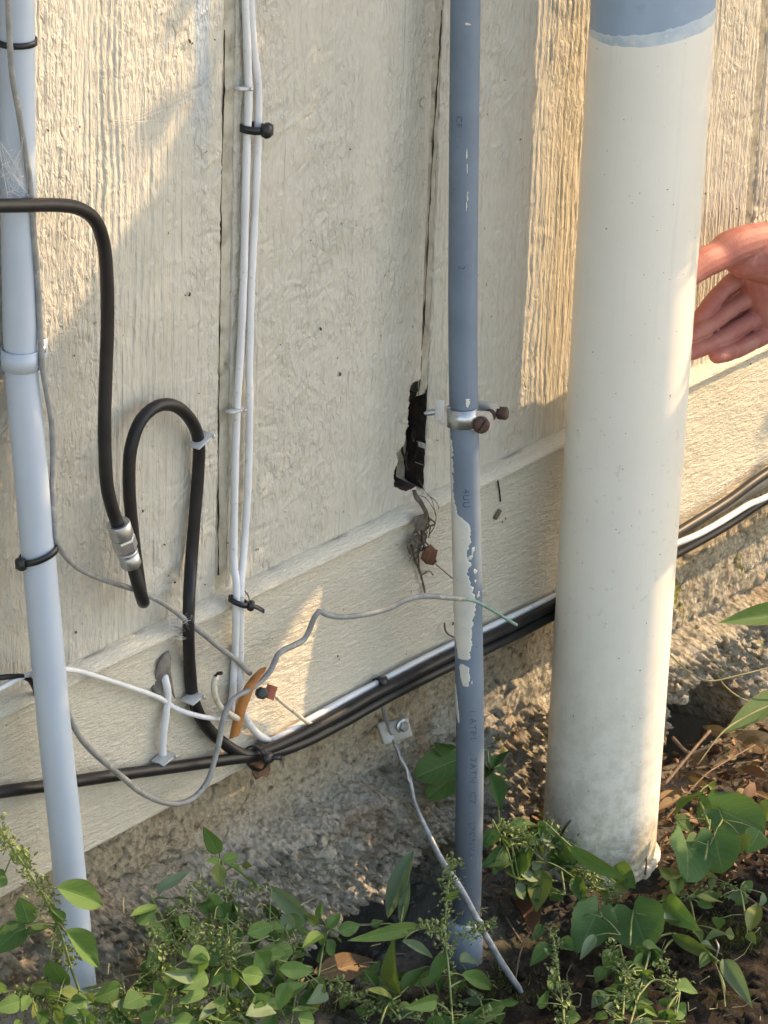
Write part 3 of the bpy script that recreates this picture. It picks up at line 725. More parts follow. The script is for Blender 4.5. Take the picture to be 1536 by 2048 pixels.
# clamp on the blue conduit
cp = thing('conduit_clamp', 'galvanised two piece clamp with rusty screws around the blue conduit', 'clamp', P(927, 832, -.05))
cc = P(926, 832, -.0502); axb = BA[3]-BA[4]; axb /= np.linalg.norm(axb)
V, F, v, sd, ax = ring_strap(cc, axb, RB+.0004, .0175, .0015, -1.55, 1.0, m_steel, 'front_strap'); mk('front_strap', V, F, m_steel, cp)
V, F, *_ = ring_strap(cc, axb, RB+.0004, .0175, .0015, 1.9, 5.0, m_steel, 'rear_strap'); mk('rear_strap', V, F, m_steel, cp)
e1 = math.cos(1.0)*v+math.sin(1.0)*sd; tg1 = -math.sin(1.0)*v+math.cos(1.0)*sd
ear_c = cc+e1*(RB+.0012)+(sd*.80-v*.05)*.010-axb*.002
def ear(c, dirv, nrm, L, W, th, name):
    # tongue with one rounded end
    dirv = dirv/np.linalg.norm(dirv); nrm = nrm/np.linalg.norm(nrm); s = np.cross(nrm, dirv)
    ol = [(-L/2, -W/2), (L/2-W*.35, -W/2)]+[(L/2-W*.35+W*.35*math.cos(a), W/2*math.sin(a)) for a in np.linspace(-math.pi/2, math.pi/2, 9)[1:-1]]+[(L/2-W*.35, W/2), (-L/2, W/2)]
    n = len(ol); V = [c+dirv*a+s*b-nrm*th/2 for a, b in ol]+[c+dirv*a+s*b+nrm*th/2 for a, b in ol]
    F = [list(range(n))[::-1], [n+i for i in range(n)]]+[[i, (i+1) % n, n+(i+1) % n, n+i] for i in range(n)]
    return mk(name, V, F, m_steel, cp, False)
nE = v*.88+sd*.1; nE /= np.linalg.norm(nE)
ear(cc+sd*(RB+.004)+v*(RB*.42+.003)-axb*.002, sd-.10*v-.12*axb, nE, .021, .0185, .0016, 'front_ear')
ear(cc+sd*(RB+.009)-v*.0075+axb*.001, sd-.05*v-.15*axb, nE, .024, .0195, .0016, 'rear_ear')
ear(cc-sd*(RB+.0035)+v*(RB*.25)+axb*.001, -sd+.15*v*0-.02*axb, nE, .015, .0185, .0016, 'left_ear')
scr = P(949, 846, -.066)
scr = cc+sd*(RB+.0015)+v*(RB*.45+.0045)-axb*.0055+sd*.0015
V, F = lathe([(0, .0078), (.0016, .0080), (.003, .0072), (.0038, .005), (.004, .001)], 24, scr, nE); s1 = mk('screw', V, F, m_rust, cp)
V, F = box_geo(scr+nE*.0039, (sd*.6+axb*.8), (sd*.8-axb*.6), nE, .013, .0014, .0008); mk('slot', V, F, m_dark, s1)
V, F = lathe([(-.004, .006), (.0, .006), (.004, .0062), (.0055, .005)], 6, cc+sd*(RB+.0225)-v*.009-axb*.001, sd*.9+v*.3); mk('screw', V, F, m_rust, cp)
V, F = lathe([(-.003, .006), (.001, .0062), (.0022, .005)], 18, cc+sd*(RB+.011)-v*.006-axb*.002, nE); mk('screw', V, F, m_rust, cp)
# threaded screw tip to the left
a = P(848, 827, -.040); b = P(868, 824, -.046); n = 40; pr = [(k*.0004, .0026+.0007*(k % 3 == 0)-.0022*max(0, 1-k/8)) for k in range(28)]
V, F = lathe(pr, 12, a, b-a); mk('screw_thread', V, F, m_steel, cp)
V, F = box_geo(P(879, 822, -.0512), CR*.98+CU*-.12, CU, CF, .0085, .0205, .0012, .3); mk('painted_ear', V, F, m_alum, cp)

# ================================================================== cables
def tagc(o, label, cat, group=None): return tag(o, label, cat, group)
# thick black drop cable from upper left into its connector
tagc(cable('coaxial_cable', [(-160, 415, -.040), (-30, 412, -.038), (40, 411, -.037), (110, 410, -.034), (155, 416, -.032), (188, 438, -.031), (205, 478, -.030), (213, 540, -.029), (215, 640, -.028), (212, 740, -.028), (209, 850, -.029), (212, 950, -.030), (221, 1005, -.031), (240, 1062, -.032)], .0056, m_black, None, .006, 16, .03), 'black coaxial cable entering from the left edge and bending down into a metal connector', 'cable', 'black coaxial cables')
tagc(cable('coaxial_cable', [(262, 1120, -.033), (272, 1155, -.035), (282, 1190, -.037), (287, 1205, -.031), (282, 1188, -.024), (272, 1120, -.021), (263, 1040, -.020), (258, 960, -.020), (262, 895, -.020), (282, 840, -.020), (315, 812, -.020), (350, 812, -.018), (380, 838, -.014), (397, 880, -.010), (396, 950, -.008), (389, 1040, -.008), (382, 1130, -.010), (378, 1200, -.020), (377, 1270, -.022), (380, 1340, -.016), (386, 1395, -.016), (405, 1442, -.017), (440, 1480, -.019), (490, 1510, -.024), (540, 1497, -.026), (600, 1470, -.027), (680, 1428, -.027), (740, 1393, -.027), (810, 1357, -.027), (905, 1308, -.027), (1010, 1259, -.026), (1110, 1208, -.026), (1250, 1130, -.026), (1370, 1056, -.026), (1450, 1006, -.026), (1560, 930, -.026), (1800, 800, -.026), (2150, 620, -.026)], .0054, m_black, None, .006, 16, .03, 4), 'black coaxial cable looping up in a hook then down behind the connector', 'cable', 'black coaxial cables')
tagc(cable('coaxial_cable', [(-120, 1600, -.020), (-30, 1589, -.020), (0, 1584, -.020), (110, 1569, -.020), (200, 1555, -.022), (300, 1541, -.022), (400, 1527, -.022), (470, 1517, -.024), (540, 1507, -.026), (600, 1488, -.027), (680, 1448, -.027), (740, 1414, -.027), (810, 1376, -.027), (905, 1329, -.028), (1010, 1280, -.027), (1110, 1229, -.027), (1250, 1160, -.027), (1370, 1097, -.026), (1450, 1052, -.026), (1560, 982, -.026), (1800, 850, -.026), (2150, 668, -.026)], .0054, m_black, None, .006, 16, .03, 6), 'black coaxial cable running along the bottom of the skirt board from the left edge', 'cable', 'black coaxial cables')
# connector
cn = thing('cable_connector', 'silver threaded coaxial connector joining the two hanging black cables', 'connector', P(250, 1090, -.032))
a = P(236, 1046, -.032); b = P(268, 1146, -.035); d = b-a; Ln = np.linalg.norm(d); d /= Ln
V, F = lathe([(0.001, .0060), (0, .0085), (0, .0094), (.0008, .0100), (.013, .0100), (.0145, .0092), (.0145, .006)], 36, a, d); mk('barrel', V, F, m_steel, cn)
V, F = lathe([(.0148, .0080), (.0152, .0098), (.0170, .0105), (.026, .0105), (.0278, .0098), (.0282, .0080)], 6, a, d); mk('hex_nut', V, F, m_steel, cn, False)
V, F = lathe([(.0285, .0075), (.0288, .0088), (.0305, .0092), (.033, .0082), (.0335, .0088), (.043, .0088), (.0445, .0080), (.0450, .006)], 36, a, d); mk('collar', V, F, m_steel, cn)

wl = [(498, -1100), (494, -700), (491, -350), (490, -140), (490, -20), (493, 60), (496, 140), (497, 200), (494, 290), (491, 400), (487, 560), (481, 700), (475, 800), (471, 900), (469, 1000), (468, 1120), (473, 1170), (472, 1230), (470, 1300), (466, 1380), (461, 1425)]
wr = [(508, -1100), (504, -700), (501, -350), (500, -140), (501, -20), (506, 80), (514, 150), (517, 190), (515, 290), (511, 400), (503, 560), (499, 700), (499, 800), (498, 900), (494, 1010), (487, 1110), (482, 1170), (481, 1230), (480, 1300), (480, 1370), (484, 1415), (496, 1445), (515, 1468), (538, 1482)]
def wy(py): return float(np.interp(py, [0, 1080, 1150, 1200, 1240, 1300, 1500], [-.0048, -.006, -.016, -.0245, -.022, -.0155, -.0155]))
tagc(cable('white_cable', [(x, y, wy(y)) for x, y in wl], .0034, m_white, None, .006, 12, .08, 3), 'left one of the white painted cables running down beside the groove', 'cable', 'white vertical cables')
tagc(cable('white_cable', [(x, y, wy(y)-.0006) for x, y in wr], .0034, m_white, None, .006, 12, .08, 5), 'right one of the white painted cables, its lower end curling outward', 'cable', 'white vertical cables')
tagc(cable('white_cable', [(538, 1485, -.017), (560, 1473, -.018), (600, 1450, -.018), (680, 1405, -.018), (755, 1366, -.018), (830, 1326, -.018), (910, 1287, -.018), (1010, 1240, -.018), (1110, 1193, -.018), (1250, 1125, -.02), (1370, 1080, -.034), (1420, 1056, -.035), (1470, 1026, -.035), (1500, 1008, -.035), (1560, 980, -.035), (1800, 848, -.034), (2150, 660, -.034)], .0034, m_white, None, .006, 12, .08, 8), 'white cable running along the skirt board just above the black cables', 'cable')
tagc(cable('grey_wire', [(16, -130, -.033), (16, 0, -.033), (24, 146, -.033), (38, 226, -.033), (51, 310, -.032), (60, 365, -.031), (68, 474, -.031), (74, 547, -.031), (80, 646, -.031), (85, 735, -.034), (101, 828, -.034), (106, 900, -.033), (105, 974, -.034), (108, 1040, -.038), (116, 1090, -.040), (150, 1131, -.030), (200, 1157, -.022), (270, 1180, -.018), (330, 1209, -.020), (400, 1263, -.024), (440, 1296, -.022), (470, 1318, -.022), (500, 1347, -.022)], .0024, m_grey, None, .005, 10, .06, 2), 'thin grey wire strapped along the pale conduit then crossing diagonally to the orange strip', 'wire')
tagc(cable('cream_wire', [(548, 1390, -.022), (570, 1410, -.020), (592, 1427, -.022), (615, 1445, -.024), (635, 1450, -.026), (652, 1448, -.026)], .0019, m_cream, None, .004, 8, .1, 3), 'short cream wire from the red tag to the black cables', 'wire')
dw = [(136, 1425, -.034), (142, 1441, -.036), (157, 1470, -.036), (182, 1500, -.036), (204, 1520, -.036), (248, 1557, -.036), (284, 1586, -.036), (328, 1605, -.036), (365, 1606, -.036), (394, 1590, -.037), (416, 1561, -.038), (428, 1524, -.038), (437, 1489, -.036), (446, 1441, -.034), (458, 1410, -.033), (473, 1393, -.033), (500, 1379, -.034), (529, 1356, -.036), (544, 1335, -.036), (554, 1312, -.036), (567, 1300, -.036), (587, 1291, -.036), (608, 1279, -.037), (619, 1259, -.038), (628, 1236, -.040), (638, 1222, -.042), (653, 1229, -.046), (682, 1234, -.052), (730, 1229, -.060), (777, 1217, -.068), (814, 1199, -.075), (850, 1192, -.082), (894, 1195, -.088), (930, 1198, -.090)]
gw = thing('loose_grey_wire', 'loose grey wire looping below the black cable and waving across the blue conduit', 'wire', P(*dw[0]))
cable('wire_jacket', dw, .0026, m_grey, gw, .004, 10, .10, 4)
cable('bare_end', [(926, 1198, -.090), (945, 1201, -.091), (958, 1206, -.092), (985, 1220, -.093), (1010, 1236, -.094), (1033, 1250, -.095)], .0016, m_green, gw, .004, 8)
tagc(cable('white_wire', [(-100, 1425, -.024), (-10, 1382, -.024), (20, 1366, -.024), (44, 1354, -.023), (90, 1340, -.021), (131, 1339, -.022), (164, 1344, -.022), (219, 1361, -.018), (273, 1379, -.017), (321, 1397, -.0165), (350, 1416, -.0165), (394, 1431, -.026), (437, 1438, -.026), (470, 1437, -.022), (482, 1434, -.018)], .0024, m_white, None, .005, 10, .08, 9), 'thin white wire sagging from behind the pale conduit to the orange strip', 'wire')
tagc(cable('dark_wire', [(-100, 1375, -.022), (-10, 1357, -.022), (30, 1353, -.023), (55, 1356, -.022), (68, 1372, -.018), (75, 1390, -.014)], .0026, m_black, None, .004, 8), 'short dark wire at the left edge behind the pale conduit', 'wire')
tagc(cable('wire_stub', [(433, 1350, -.030), (428, 1366, -.031), (430, 1392, -.030), (440, 1412, -.029), (455, 1425, -.030), (476, 1438, -.031)], .0027, m_cream, None, .004, 10, .08, 6), 'short cream wire stub with a blackened tip sticking up beside the white pair', 'wire')
cable('charred_tip', [(430, 1353, -.0305), (436, 1347, -.031), (444, 1346, -.032)], .0015, m_rot, bpy.data.objects['wire_stub'], .002, 6, .3)
tagc(cable('white_cable', [(328, 1345, -.010), (331, 1362, -.016), (336, 1388, -.0165), (333, 1420, -.0165), (327, 1465, -.0165), (325, 1505, -.0165), (331, 1525, -.0165), (341, 1540, -.0165)], .0033, m_white, None, .005, 12, .1, 7), 'short white cable coming out from under peeling putty', 'cable')

# cable clips
def clip(label, q, sx, sy, rot, y, th=.002, lift=.004):
    c = P(*q, y); t = thing('cable_clip', label, 'cable clip', c, 'small cable clips')
    ax = np.array([math.cos(rot), 0, math.sin(rot)]); az = np.array([0, -1.0, 0]); ay = np.cross(az, ax)
    V, F = box_geo(c, ax, az, ay, sx, lift*2, th, .3); mk('saddle', V, F, m_clip, t)
    V, F = lathe([(0, .0016), (.0012, .0016), (.0016, .001)], 10, c+ax*sx*.38+az*lift, az); mk('nail', V, F, m_steel, t)
clip('grey clip high on the white pair above the black tie', (485, 177), .016, .003, -.2, -.0075, .0028)
clip('grey clip halfway down the white cables', (471, 821), .020, .003, -.12, -.008, .0022)
clip('pale clip holding the hooked black cable at the groove', (402, 880), .022, .004, .35, -.013, .0022, .007)
clip('pale square clip low on the black cable above the white wire', (385, 1396), .016, .004, .25, -.022, .0018, .0075)
clip('square clip at the foot of the short white cable', (328, 1516), .018, .004, .25, -.020, .0018, .0075)
# ties on wires
zip_tie('black cable tie with square head around the white cable pair', P(505, 256, -.0062), (0, 0, 1), .0074, 1.2, -.12, .0066, hs=1.5, ell=1.30)
zip_tie('loose twisted black tie on the white pair at the flashing strip', P(477, 1203, -.0245), (.2, 0, 1), .0062, 1.6, -.35, .0048, ell=1.25, tail=(np.array([.006, -.003, -.003]), np.array([.011, -.006, -.0075])), hs=1.1)
zip_tie('black tie bundling the black cables under the orange strip', P(512, 1516, -.0255), (1, 0, -.03), .0112, .35, .1, .0050, hs=1.3, tail=(np.array([.004, -.006, .001]), np.array([.010, -.008, -.001])))
zip_tie('black tie around the white cable along the skirt board', P(757, 1365, -.018), (1, 0, -.02), .0040, .2, 0, .0065, hs=1.15, tail=(np.array([-.001, .002, -.008]), np.array([-.004, .004, -.016])))
# orange strip and red tag
orr = thing('orange_strip', 'faded orange plastic strip hanging over the wires', 'plastic strip', P(500, 1380, -.03))
q = catmull(PL([(527, 1336, -.027), (514, 1352, -.031), (500, 1372, -.034), (488, 1400, -.032), (478, 1432, -.030), (468, 1475, -.027)]), .003)
sd_ = CR*.80+CU*.25+CF*-.15; sd_ /= np.linalg.norm(sd_)
V, F = strip_geo(q, sd_, np.cross(sd_, np.gradient(q, axis=0)/np.linalg.norm(np.gradient(q, axis=0), axis=1)[:, None]), np.interp(np.linspace(0, 1, len(q)), [0, .15, .5, 1], [.006, .0115, .0122, .0095]), .0011); mk('strip', V, F, m_orange, orr)
rt = thing('wire_tag', 'small red plastic tag with black plug on a thin cream wire', 'tag', P(540, 1385, -.027))
V, F = box_geo(P(541, 1384, -.0275), CR*.95-CU*.3, CU*.95+CR*.3, CF, .0098, .0125, .0014, .2); mk('tag_plate', V, F, m_red, rt)
V, F = lathe([(0, .0045), (.001, .0056), (.006, .0056), (.0066, .0046), (.0066, .002)], 8, P(520, 1386, -.026), -CF+CR*.5); mk('plug', V, F, m_tie, rt)

# ground wire with its clamp
gcl = thing('ground_clamp', 'square metal grounding clamp with hex bolt on the concrete', 'clamp', P(790, 1460, -.012))
V, F = box_geo(P(789, 1460, -.008), CR*.93+CU*.27, CU*.96-CR*.27, (0, -1, 0), .0275, .0185, .006, .12); mk('plate', V, F, m_alum, gcl)
V, F = box_geo(P(771, 1465, -.0115), CR*.93+CU*.27, CU*.96-CR*.27, (0, -1, 0), .0105, .021, .004, .2); mk('jaw', V, F, m_alum, gcl)
bn = np.array([-.25, -1, .15])
V, F = lathe([(0, .0072), (.0012, .0072), (.0016, .0066)], 24, P(804, 1452, -.0125), bn); mk('washer', V, F, m_steel, gcl)
V, F = lathe([(.0014, .0050), (.0050, .0052), (.0062, .0042), (.0062, .0012)], 6, P(804, 1452, -.0125), bn); mk('hex_bolt', V, F, m_steel, gcl, False)
ge = on_ground(1042, 1985)
gp = [P(764, 1408, -.020), P(769, 1430, -.016), P(778, 1455, -.016), P(785, 1474, -.017), P(791, 1492, -.024), P(801, 1516, -.036), P(814, 1541, -.046), P(822, 1568, -.052), P(828, 1600, -.058), P(840, 1632, -.064), P(857, 1668, -.074), P(884, 1722, -.094), P(920, 1775, -.114), P(948, 1827, -.130), P(972, 1872, -.142), P(1010, 1936, -.160), ge+np.array([0, 0, .001]), ge+np.array([.004, -.010, -.02])]
gw2 = thing('ground_rod_wire', 'grey galvanised ground wire slanting from the clamp into the soil', 'wire', ge)
pp = catmull(gp, .005); rr = np.interp(np.linspace(0, 1, len(pp)), [0, .12, .3, .5, 1], [.0022, .0018, .0019, .0032, .0032])
V, F = tube_geo(pp, rr, 12, True, 1, .07, 3); mk('wire_core', V, F, m_strand, gw2)
p2 = catmull(PL([(790, 1489, -.0265), (801, 1515, -.0388), (812, 1538, -.0485), (820, 1565, -.0548)]), .003)
V, F = tube_geo(p2+.0006*np.stack([np.sin(np.arange(len(p2))), np.cos(np.arange(len(p2))), 0*np.arange(len(p2))], 1), .0008, 6); mk('frayed_strand', V, F, m_clip, gw2)

# ================================================================== hand
def hand():
    px = .00047
    def pt(q): return P(q[0], q[1], q[2])
    ch = [
        [(1640, 515, -.112, 74), (1560, 510, -.102, 70), (1515, 510, -.097, 58), (1489, 517, -.094, 44)],
        [(1540, 478, -.100, 36), (1500, 484, -.096, 38), (1462, 496, -.092, 38), (1432, 515, -.0895, 32), (1398, 530, -.088, 33), (1350, 566, -.086, 27), (1325, 588, -.085, 20)],
        [(1545, 560, -.080, 44), (1500, 552, -.080, 27), (1474, 558, -.0775, 21), (1446, 580, -.074, 19), (1410, 622, -.071, 18), (1384, 662, -.066, 17), (1362, 690, -.063, 14)],
        [(1555, 595, -.084, 44), (1508, 592, -.083, 25), (1470, 611, -.0805, 20), (1424, 645, -.078, 19.5), (1375, 675, -.073, 18), (1345, 690, -.068, 14)],
        [(1560, 630, -.088, 44), (1524, 630, -.0885, 25), (1486, 650, -.0865, 20), (1430, 683, -.0835, 19.5), (1378, 706, -.079, 18), (1350, 715, -.075, 14)],
        [(1575, 655, -.092, 44), (1540, 664, -.0945, 24), (1505, 683, -.0935, 20), (1465, 702, -.0925, 19.5), (1434, 711, -.0915, 18)],
        [(1440, 606, -.0665, 15), (1465, 592, -.0685, 17), (1500, 575, -.072, 22)], [(1420, 668, -.0695, 14), (1452, 648, -.0715, 17), (1495, 620, -.075, 22)], [(1430, 694, -.077, 13), (1490, 665, -.081, 18), (1530, 645, -.084, 22)],
        [(1490, 570, -.064, 24), (1500, 610, -.067, 24), (1520, 645, -.073, 24), (1545, 665, -.08, 24)], [(1462, 590, -.062, 17), (1470, 630, -.066, 17), (1490, 665, -.072, 17)],
        [(1425, 625, -.060, 14), (1420, 665, -.064, 15), (1425, 690, -.069, 14)],
        [(1540, 585, -.084, 56), (1600, 590, -.096, 66), (1680, 535, -.112, 60), (1800, 425, -.135, 62), (1960, 290, -.172, 76), (2220, 70, -.24, 92)],
        [(1515, 535, -.090, 46), (1530, 640, -.090, 34)], [(1545, 530, -.096, 55), (1570, 640, -.094, 48)], [(1600, 500, -.108, 62), (1680, 530, -.112, 58)],
    ]
    g = Geo()
    for c in ch:
        pts = [pt(q) for q in c]; rs = [q[3]*px for q in c]
        P4 = catmull([np.r_[p, r] for p, r in zip(pts, rs)], .003)
        if len(c) >= 5 and c[1][3] < 30:      # joints pinch a little between the finger pads
            for p, r in list(zip(pts, rs))[2:-1]:
                dd = np.linalg.norm(P4[:, :3]-p, axis=1); P4[:, 3] *= 1-.085*np.exp(-(dd/.0035)**2)
        V, F = tube_geo(P4[:, :3], P4[:, 3], 16, True); g.add(V, F)
        for p, r in ((pts[0], rs[0]), (pts[-1], rs[-1])):
            g.add(*lump(p, r, 1, 2, (1, 1, 1), 0.0))
    root = thing('person', 'person\'s right hand pointing behind the thick drain pipe, thumb up', 'person', pt((1600, 590, -.1)))
    o = g.build('hand', m_skin, root)
    r = o.modifiers.new('remesh', 'REMESH'); r.mode = 'VOXEL'; r.voxel_size = .00095; r.use_smooth_shade = True
    s = o.modifiers.new('smooth', 'SMOOTH'); s.iterations = 3; s.factor = .5
    return root
person = hand()
cable('sleeve_cuff', [P(2080, 190, -.205), P(2220, 70, -.24), P(2600, -250, -.33), P(3000, -580, -.42)], [.05]*1, m_sleeve, person, .02, 24, .05, 3, True)

# ================================================================== small wall debris
def ragged(name, outline, y, th, mat, seed, parent=None, curl=.004):
    """ragged little sheet: outline in photo pixels, with curl and thickness"""
    ol = np.array(outline, float); n = len(ol); c = ol.mean(0); rings = 5; V = []
    for k in range(rings+1):
        f = k/rings
        for i in range(n):
            q = c+(ol[i]-c)*f
            V.append(P(q[0], q[1], y-curl*(math.sin(q[0]*.13+seed)*.5+math.cos(q[1]*.11+seed*2)*.5)*f-.001))
    V = np.array(V); m = len(V); V2 = V+np.array([0, th, 0])
    F = grid_faces(rings+1, n, True).tolist(); F2 = [[j+m for j in f[::-1]] for f in F]
    E_ = [[rings*n+i, rings*n+(i+1) % n, m+rings*n+(i+1) % n, m+rings*n+i] for i in range(n)]
    return mk(name, np.vstack([V, V2]), F+F2+E_, mat, parent)
tag(ragged('peeling_putty', [(338, 1302), (343, 1318), (341, 1340), (346, 1372), (351, 1398), (340, 1376), (333, 1360), (326, 1372), (318, 1394), (304, 1378), (308, 1362), (313, 1345), (318, 1325), (327, 1310)], -.013, .0012, m_flap, 2, None, .005), 'torn grey putty flap curling off the skirt board around a cable hole', 'debris')
lf = ragged('dead_leaf', [(862, 1089), (870, 1098), (876, 1100), (872, 1118), (874, 1124), (866, 1131), (852, 1128), (842, 1117), (846, 1104), (853, 1097)], -.022, .0006, m_redleaf, 5, None, .006)
tag(lf, 'dry russet leaf caught in cobweb left of the blue conduit', 'leaf')
cable('leaf_stalk', [(868, 1126, -.020), (885, 1140, -.019), (905, 1157, -.018)], .0006, m_twig, lf, .003, 5)
tag(ragged('dead_leaf', [(499, 1528), (512, 1518), (528, 1516), (538, 1522), (541, 1540), (534, 1555), (524, 1552), (512, 1560), (505, 1546)], -.022, .0006, m_deadleaf, 8, None, .006), 'crumpled dark brown leaf hanging below the bundled black cables', 'leaf')
# cobweb tangle below the rotted hole
wb = thing('cobweb_tangle', 'dusty brown cobweb tangle trailing from the rotted hole over the flashing', 'cobweb', P(845, 1060, -.02))
g = Geo()
def strand(pts, r): g.add(*tube_geo(catmull(PL(pts), .003), r, 5, True, 1, .4, random.randint(0, 99)))
strand([(828, 982, -.010), (834, 994, -.016), (843, 1008, -.021), (852, 1028, -.023), (848, 1046, -.022)], .0022)
strand([(826, 980, -.010), (830, 998, -.015), (846, 1012, -.022), (856, 1030, -.022), (857, 1045, -.020)], .0008)
for k in range(26):
    x, y = random.uniform(826, 858), random.uniform(1030, 1090)
    strand([(x, y, -.018), (x+random.uniform(-14, 14), y+random.uniform(5, 18), -.021), (x+random.uniform(-16, 12), y+random.uniform(16, 40), -.016)], random.uniform(.0003, .0011))
strand([(822, 1090, -.015), (830, 1120, -.014), (842, 1150, -.013), (850, 1185, -.013)], .0011)
strand([(836, 1085, -.017), (838, 1130, -.014), (843, 1160, -.013)], .0007)
strand([(843, 1150, -.014), (858, 1142, -.015), (866, 1150, -.014)], .0007)
g.build('dusty_strands', m_webdark, wb)
g = Geo()
strand([(832, 990, -.012), (850, 995, -.013), (862, 1010, -.022), (872, 1030, -.020), (868, 1055, -.018), (858, 1070, -.017)], .0004)
strand([(838, 960, -.004), (852, 985, -.010), (864, 1000, -.02), (871, 1030, -.018)], .0003)
g.build('thin_rootlets', m_twig, wb)
for ol, yy in (([(828, 1035), (848, 1028), (856, 1045), (850, 1060), (832, 1062)], -.022), ([(822, 1080), (838, 1068), (850, 1072), (846, 1090), (828, 1100)], -.019)):
    ragged('lint_sheet', ol, yy, .0008, m_webdark, yy*900, wb, .004)
def cobweb(label, anchors, n, r, spread, seed):
    rr = random.Random(seed); g = Geo(); A = [P(*q) for q in anchors]
    for k in range(n):
        i, j = rr.sample(range(len(A)), 2)
        a = A[i]+np.array([rr.gauss(0, spread) for _ in range(3)])*[1, .3, 1]; b = A[j]+np.array([rr.gauss(0, spread) for _ in range(3)])*[1, .3, 1]
        m = (a+b)/2+np.array([0, rr.uniform(-.002, .001), -rr.uniform(.0, .006)])
        g.add(*tube_geo(catmull([a, m, b], .012), r*rr.uniform(.5, 1.4), 3, False))
    return tag(g.build('cobweb', m_web), label, 'cobweb', 'cobwebs')
cobweb('wispy cobweb behind the upper pale conduit above the black cable', [(0, 300, -.03), (40, 290, -.032), (52, 350, -.03), (10, 400, -.034), (70, 400, -.03), (0, 350, -.034), (30, 330, -.033)], 46, .00016, .006, 4)
cobweb('stretched cobweb across the upper left panel to the groove', [(436, 145, -.002), (370, 190, -.004), (300, 215, -.004), (230, 240, -.005), (330, 235, -.003)], 26, .00016, .003, 8)
cobweb('white cobweb patch clinging to the hooked black cable above the flashing', [(395, 1250, -.022), (378, 1235, -.026), (340, 1245, -.018), (330, 1262, -.016), (390, 1265, -.024), (365, 1225, -.018)], 60, .00017, .003, 12)
cobweb('small cobweb on the black cable beside the hanging loop', [(372, 1190, -.016), (392, 1180, -.017), (385, 1215, -.018), (398, 1160, -.01)], 16, .00014, .003, 15)
# specks, chips and tiny dry bits stuck to the paint
g = Geo()
bits = [(620, 480), (160, 252), (97, 262), (60, 252), (370, 590), (378, 592), (148, 710), (455, 1085), (512, 1098), (515, 1100), (336, 1152), (348, 1165), (1410, 388), (1474, 418), (324, 1250), (330, 1238), (152, 1262), (410, 1170), (675, 715), (680, 745), (430, 80), (380, 85), (383, 88), (1062, 905), (875, 880), (640, 655), (1010, 1038), (1004, 1045), (675, 1310), (678, 1318), (905, 1250), (960, 960), (1500, 728), (1492, 722), (285, 1020), (330, 1090), (560, 690), (700, 300), (1040, 280), (1010, 160)]
for k, (x, y) in enumerate(bits):
    p = P(x, y, -.0015 if y < 1439.5-.485*x else -.0125)
    dd = np.array([random.gauss(0, 1), 0, random.gauss(0, 1)]); dd /= np.linalg.norm(dd); s = random.choice([.0010, .0014, .0020, .0030])
    g.add(*tube_geo(catmull([p, p+dd*s*.5-np.array([0, .0008, 0]), p+dd*s], .001), s*.22+.0002, 5))
for k in range(90):
    x, y = random.uniform(90, 1520), random.uniform(0, 1450)
    if y > 1790-.54*x: continue
    p = P(x, y, -.0012 if y < 1439.5-.485*x else -.0122); dd = np.array([random.gauss(0, 1), 0, random.gauss(0, 1)])*.0012
    g.add(*tube_geo(np.array([p, p+dd*.5, p+dd]), .0003, 4))
tag(g.build('stuck_specks', m_speck), 'tiny dry specks stuck to the paint', None, None, 'stuff')
ch = thing('bark_chip', 'small brown chip of bark stuck to the skirt board right of the conduit', 'debris', P(995, 1030, -.013))
V, F = box_geo(P(995, 1029, -.0135), CR*.5+CU*.86, CR*.86-CU*.5, CF, .011, .0045, .002, .4); mk('chip', V, F, m_twig, ch)
tag(cable('curved_twig', [(889, 1246, -.014), (890, 1258, -.017), (896, 1268, -.017), (907, 1274, -.015)], .0009, m_twig, None, .002, 6, .3), 'tiny curved dark twig stuck left of the dripped conduit', 'twig')

# ================================================================== plants
def leaf_mesh(name, kind, fold, bend, twist, mat, serr=0.0):
    """unit leaf: base at origin, length 1 along +Y, half width .5 along X, normal +Z"""
    nt_, nw = 15, 9; V = []; UV = []
    for i in range(nt_):
        t = i/(nt_-1)
        if kind == 'ovate': wv = max(.0, math.sin(math.pi*min(1, t**.78)))**.85*(1-.28*t)
        elif kind == 'lance': wv = math.sin(math.pi*t**.85)**.8
        else: wv = 1.06*math.sqrt(max(0, 1-((t-.36)/.64)**2)) if t > .36 else 1.06*math.sqrt(max(0, 1-((.36-t)/.50)**2))
        if kind == 'heart' and t > .5: wv *= 1-.25*(t-.5)
        for j in range(nw):
            u = (j/(nw-1)-.5)*2; x = u*wv*.5*(1+serr*(.5 if (i % 2) else -.5)*(abs(u) > .9))
            y = t
            if kind == 'heart': y = t-.30*(1-t)**2*math.sin(math.pi*min(1, abs(u)))**.75
            z = fold*abs(x)*1.2-1.7*bend*t*t+twist*x*t+.035*math.sin(t*9+u*2)*abs(u)
            V.append((x, y, z)); UV.append((u, t))
    F = grid_faces(nt_, nw)
    me = bpy.data.meshes.new(name); me.from_pydata(V, [], F.tolist())
    ul = me.uv_layers.new(name='UVMap')
    for lp in me.loops: ul.data[lp.index].uv = UV[lp.vertex_index]
    me.polygons.foreach_set('use_smooth', np.ones(len(me.polygons), dtype=bool)); me.materials.append(mat); me.update(); return me
LM = {}
for mn, m in (('o', m_leaf), ('p', m_leafpale), ('d', m_leafdark), ('y', m_leafyel)):
    LM[mn] = [leaf_mesh('leaf', 'ovate', f, b, tw, m) for f, b, tw in ((.3, .10, .1), (.45, .25, -.2), (.15, .18, .25), (.6, .05, -.1))]
LM['l'] = [leaf_mesh('leaf', 'lance', f, b, tw, m_leafpale) for f, b, tw in ((.7, .12, .2), (.9, .2, -.3))]
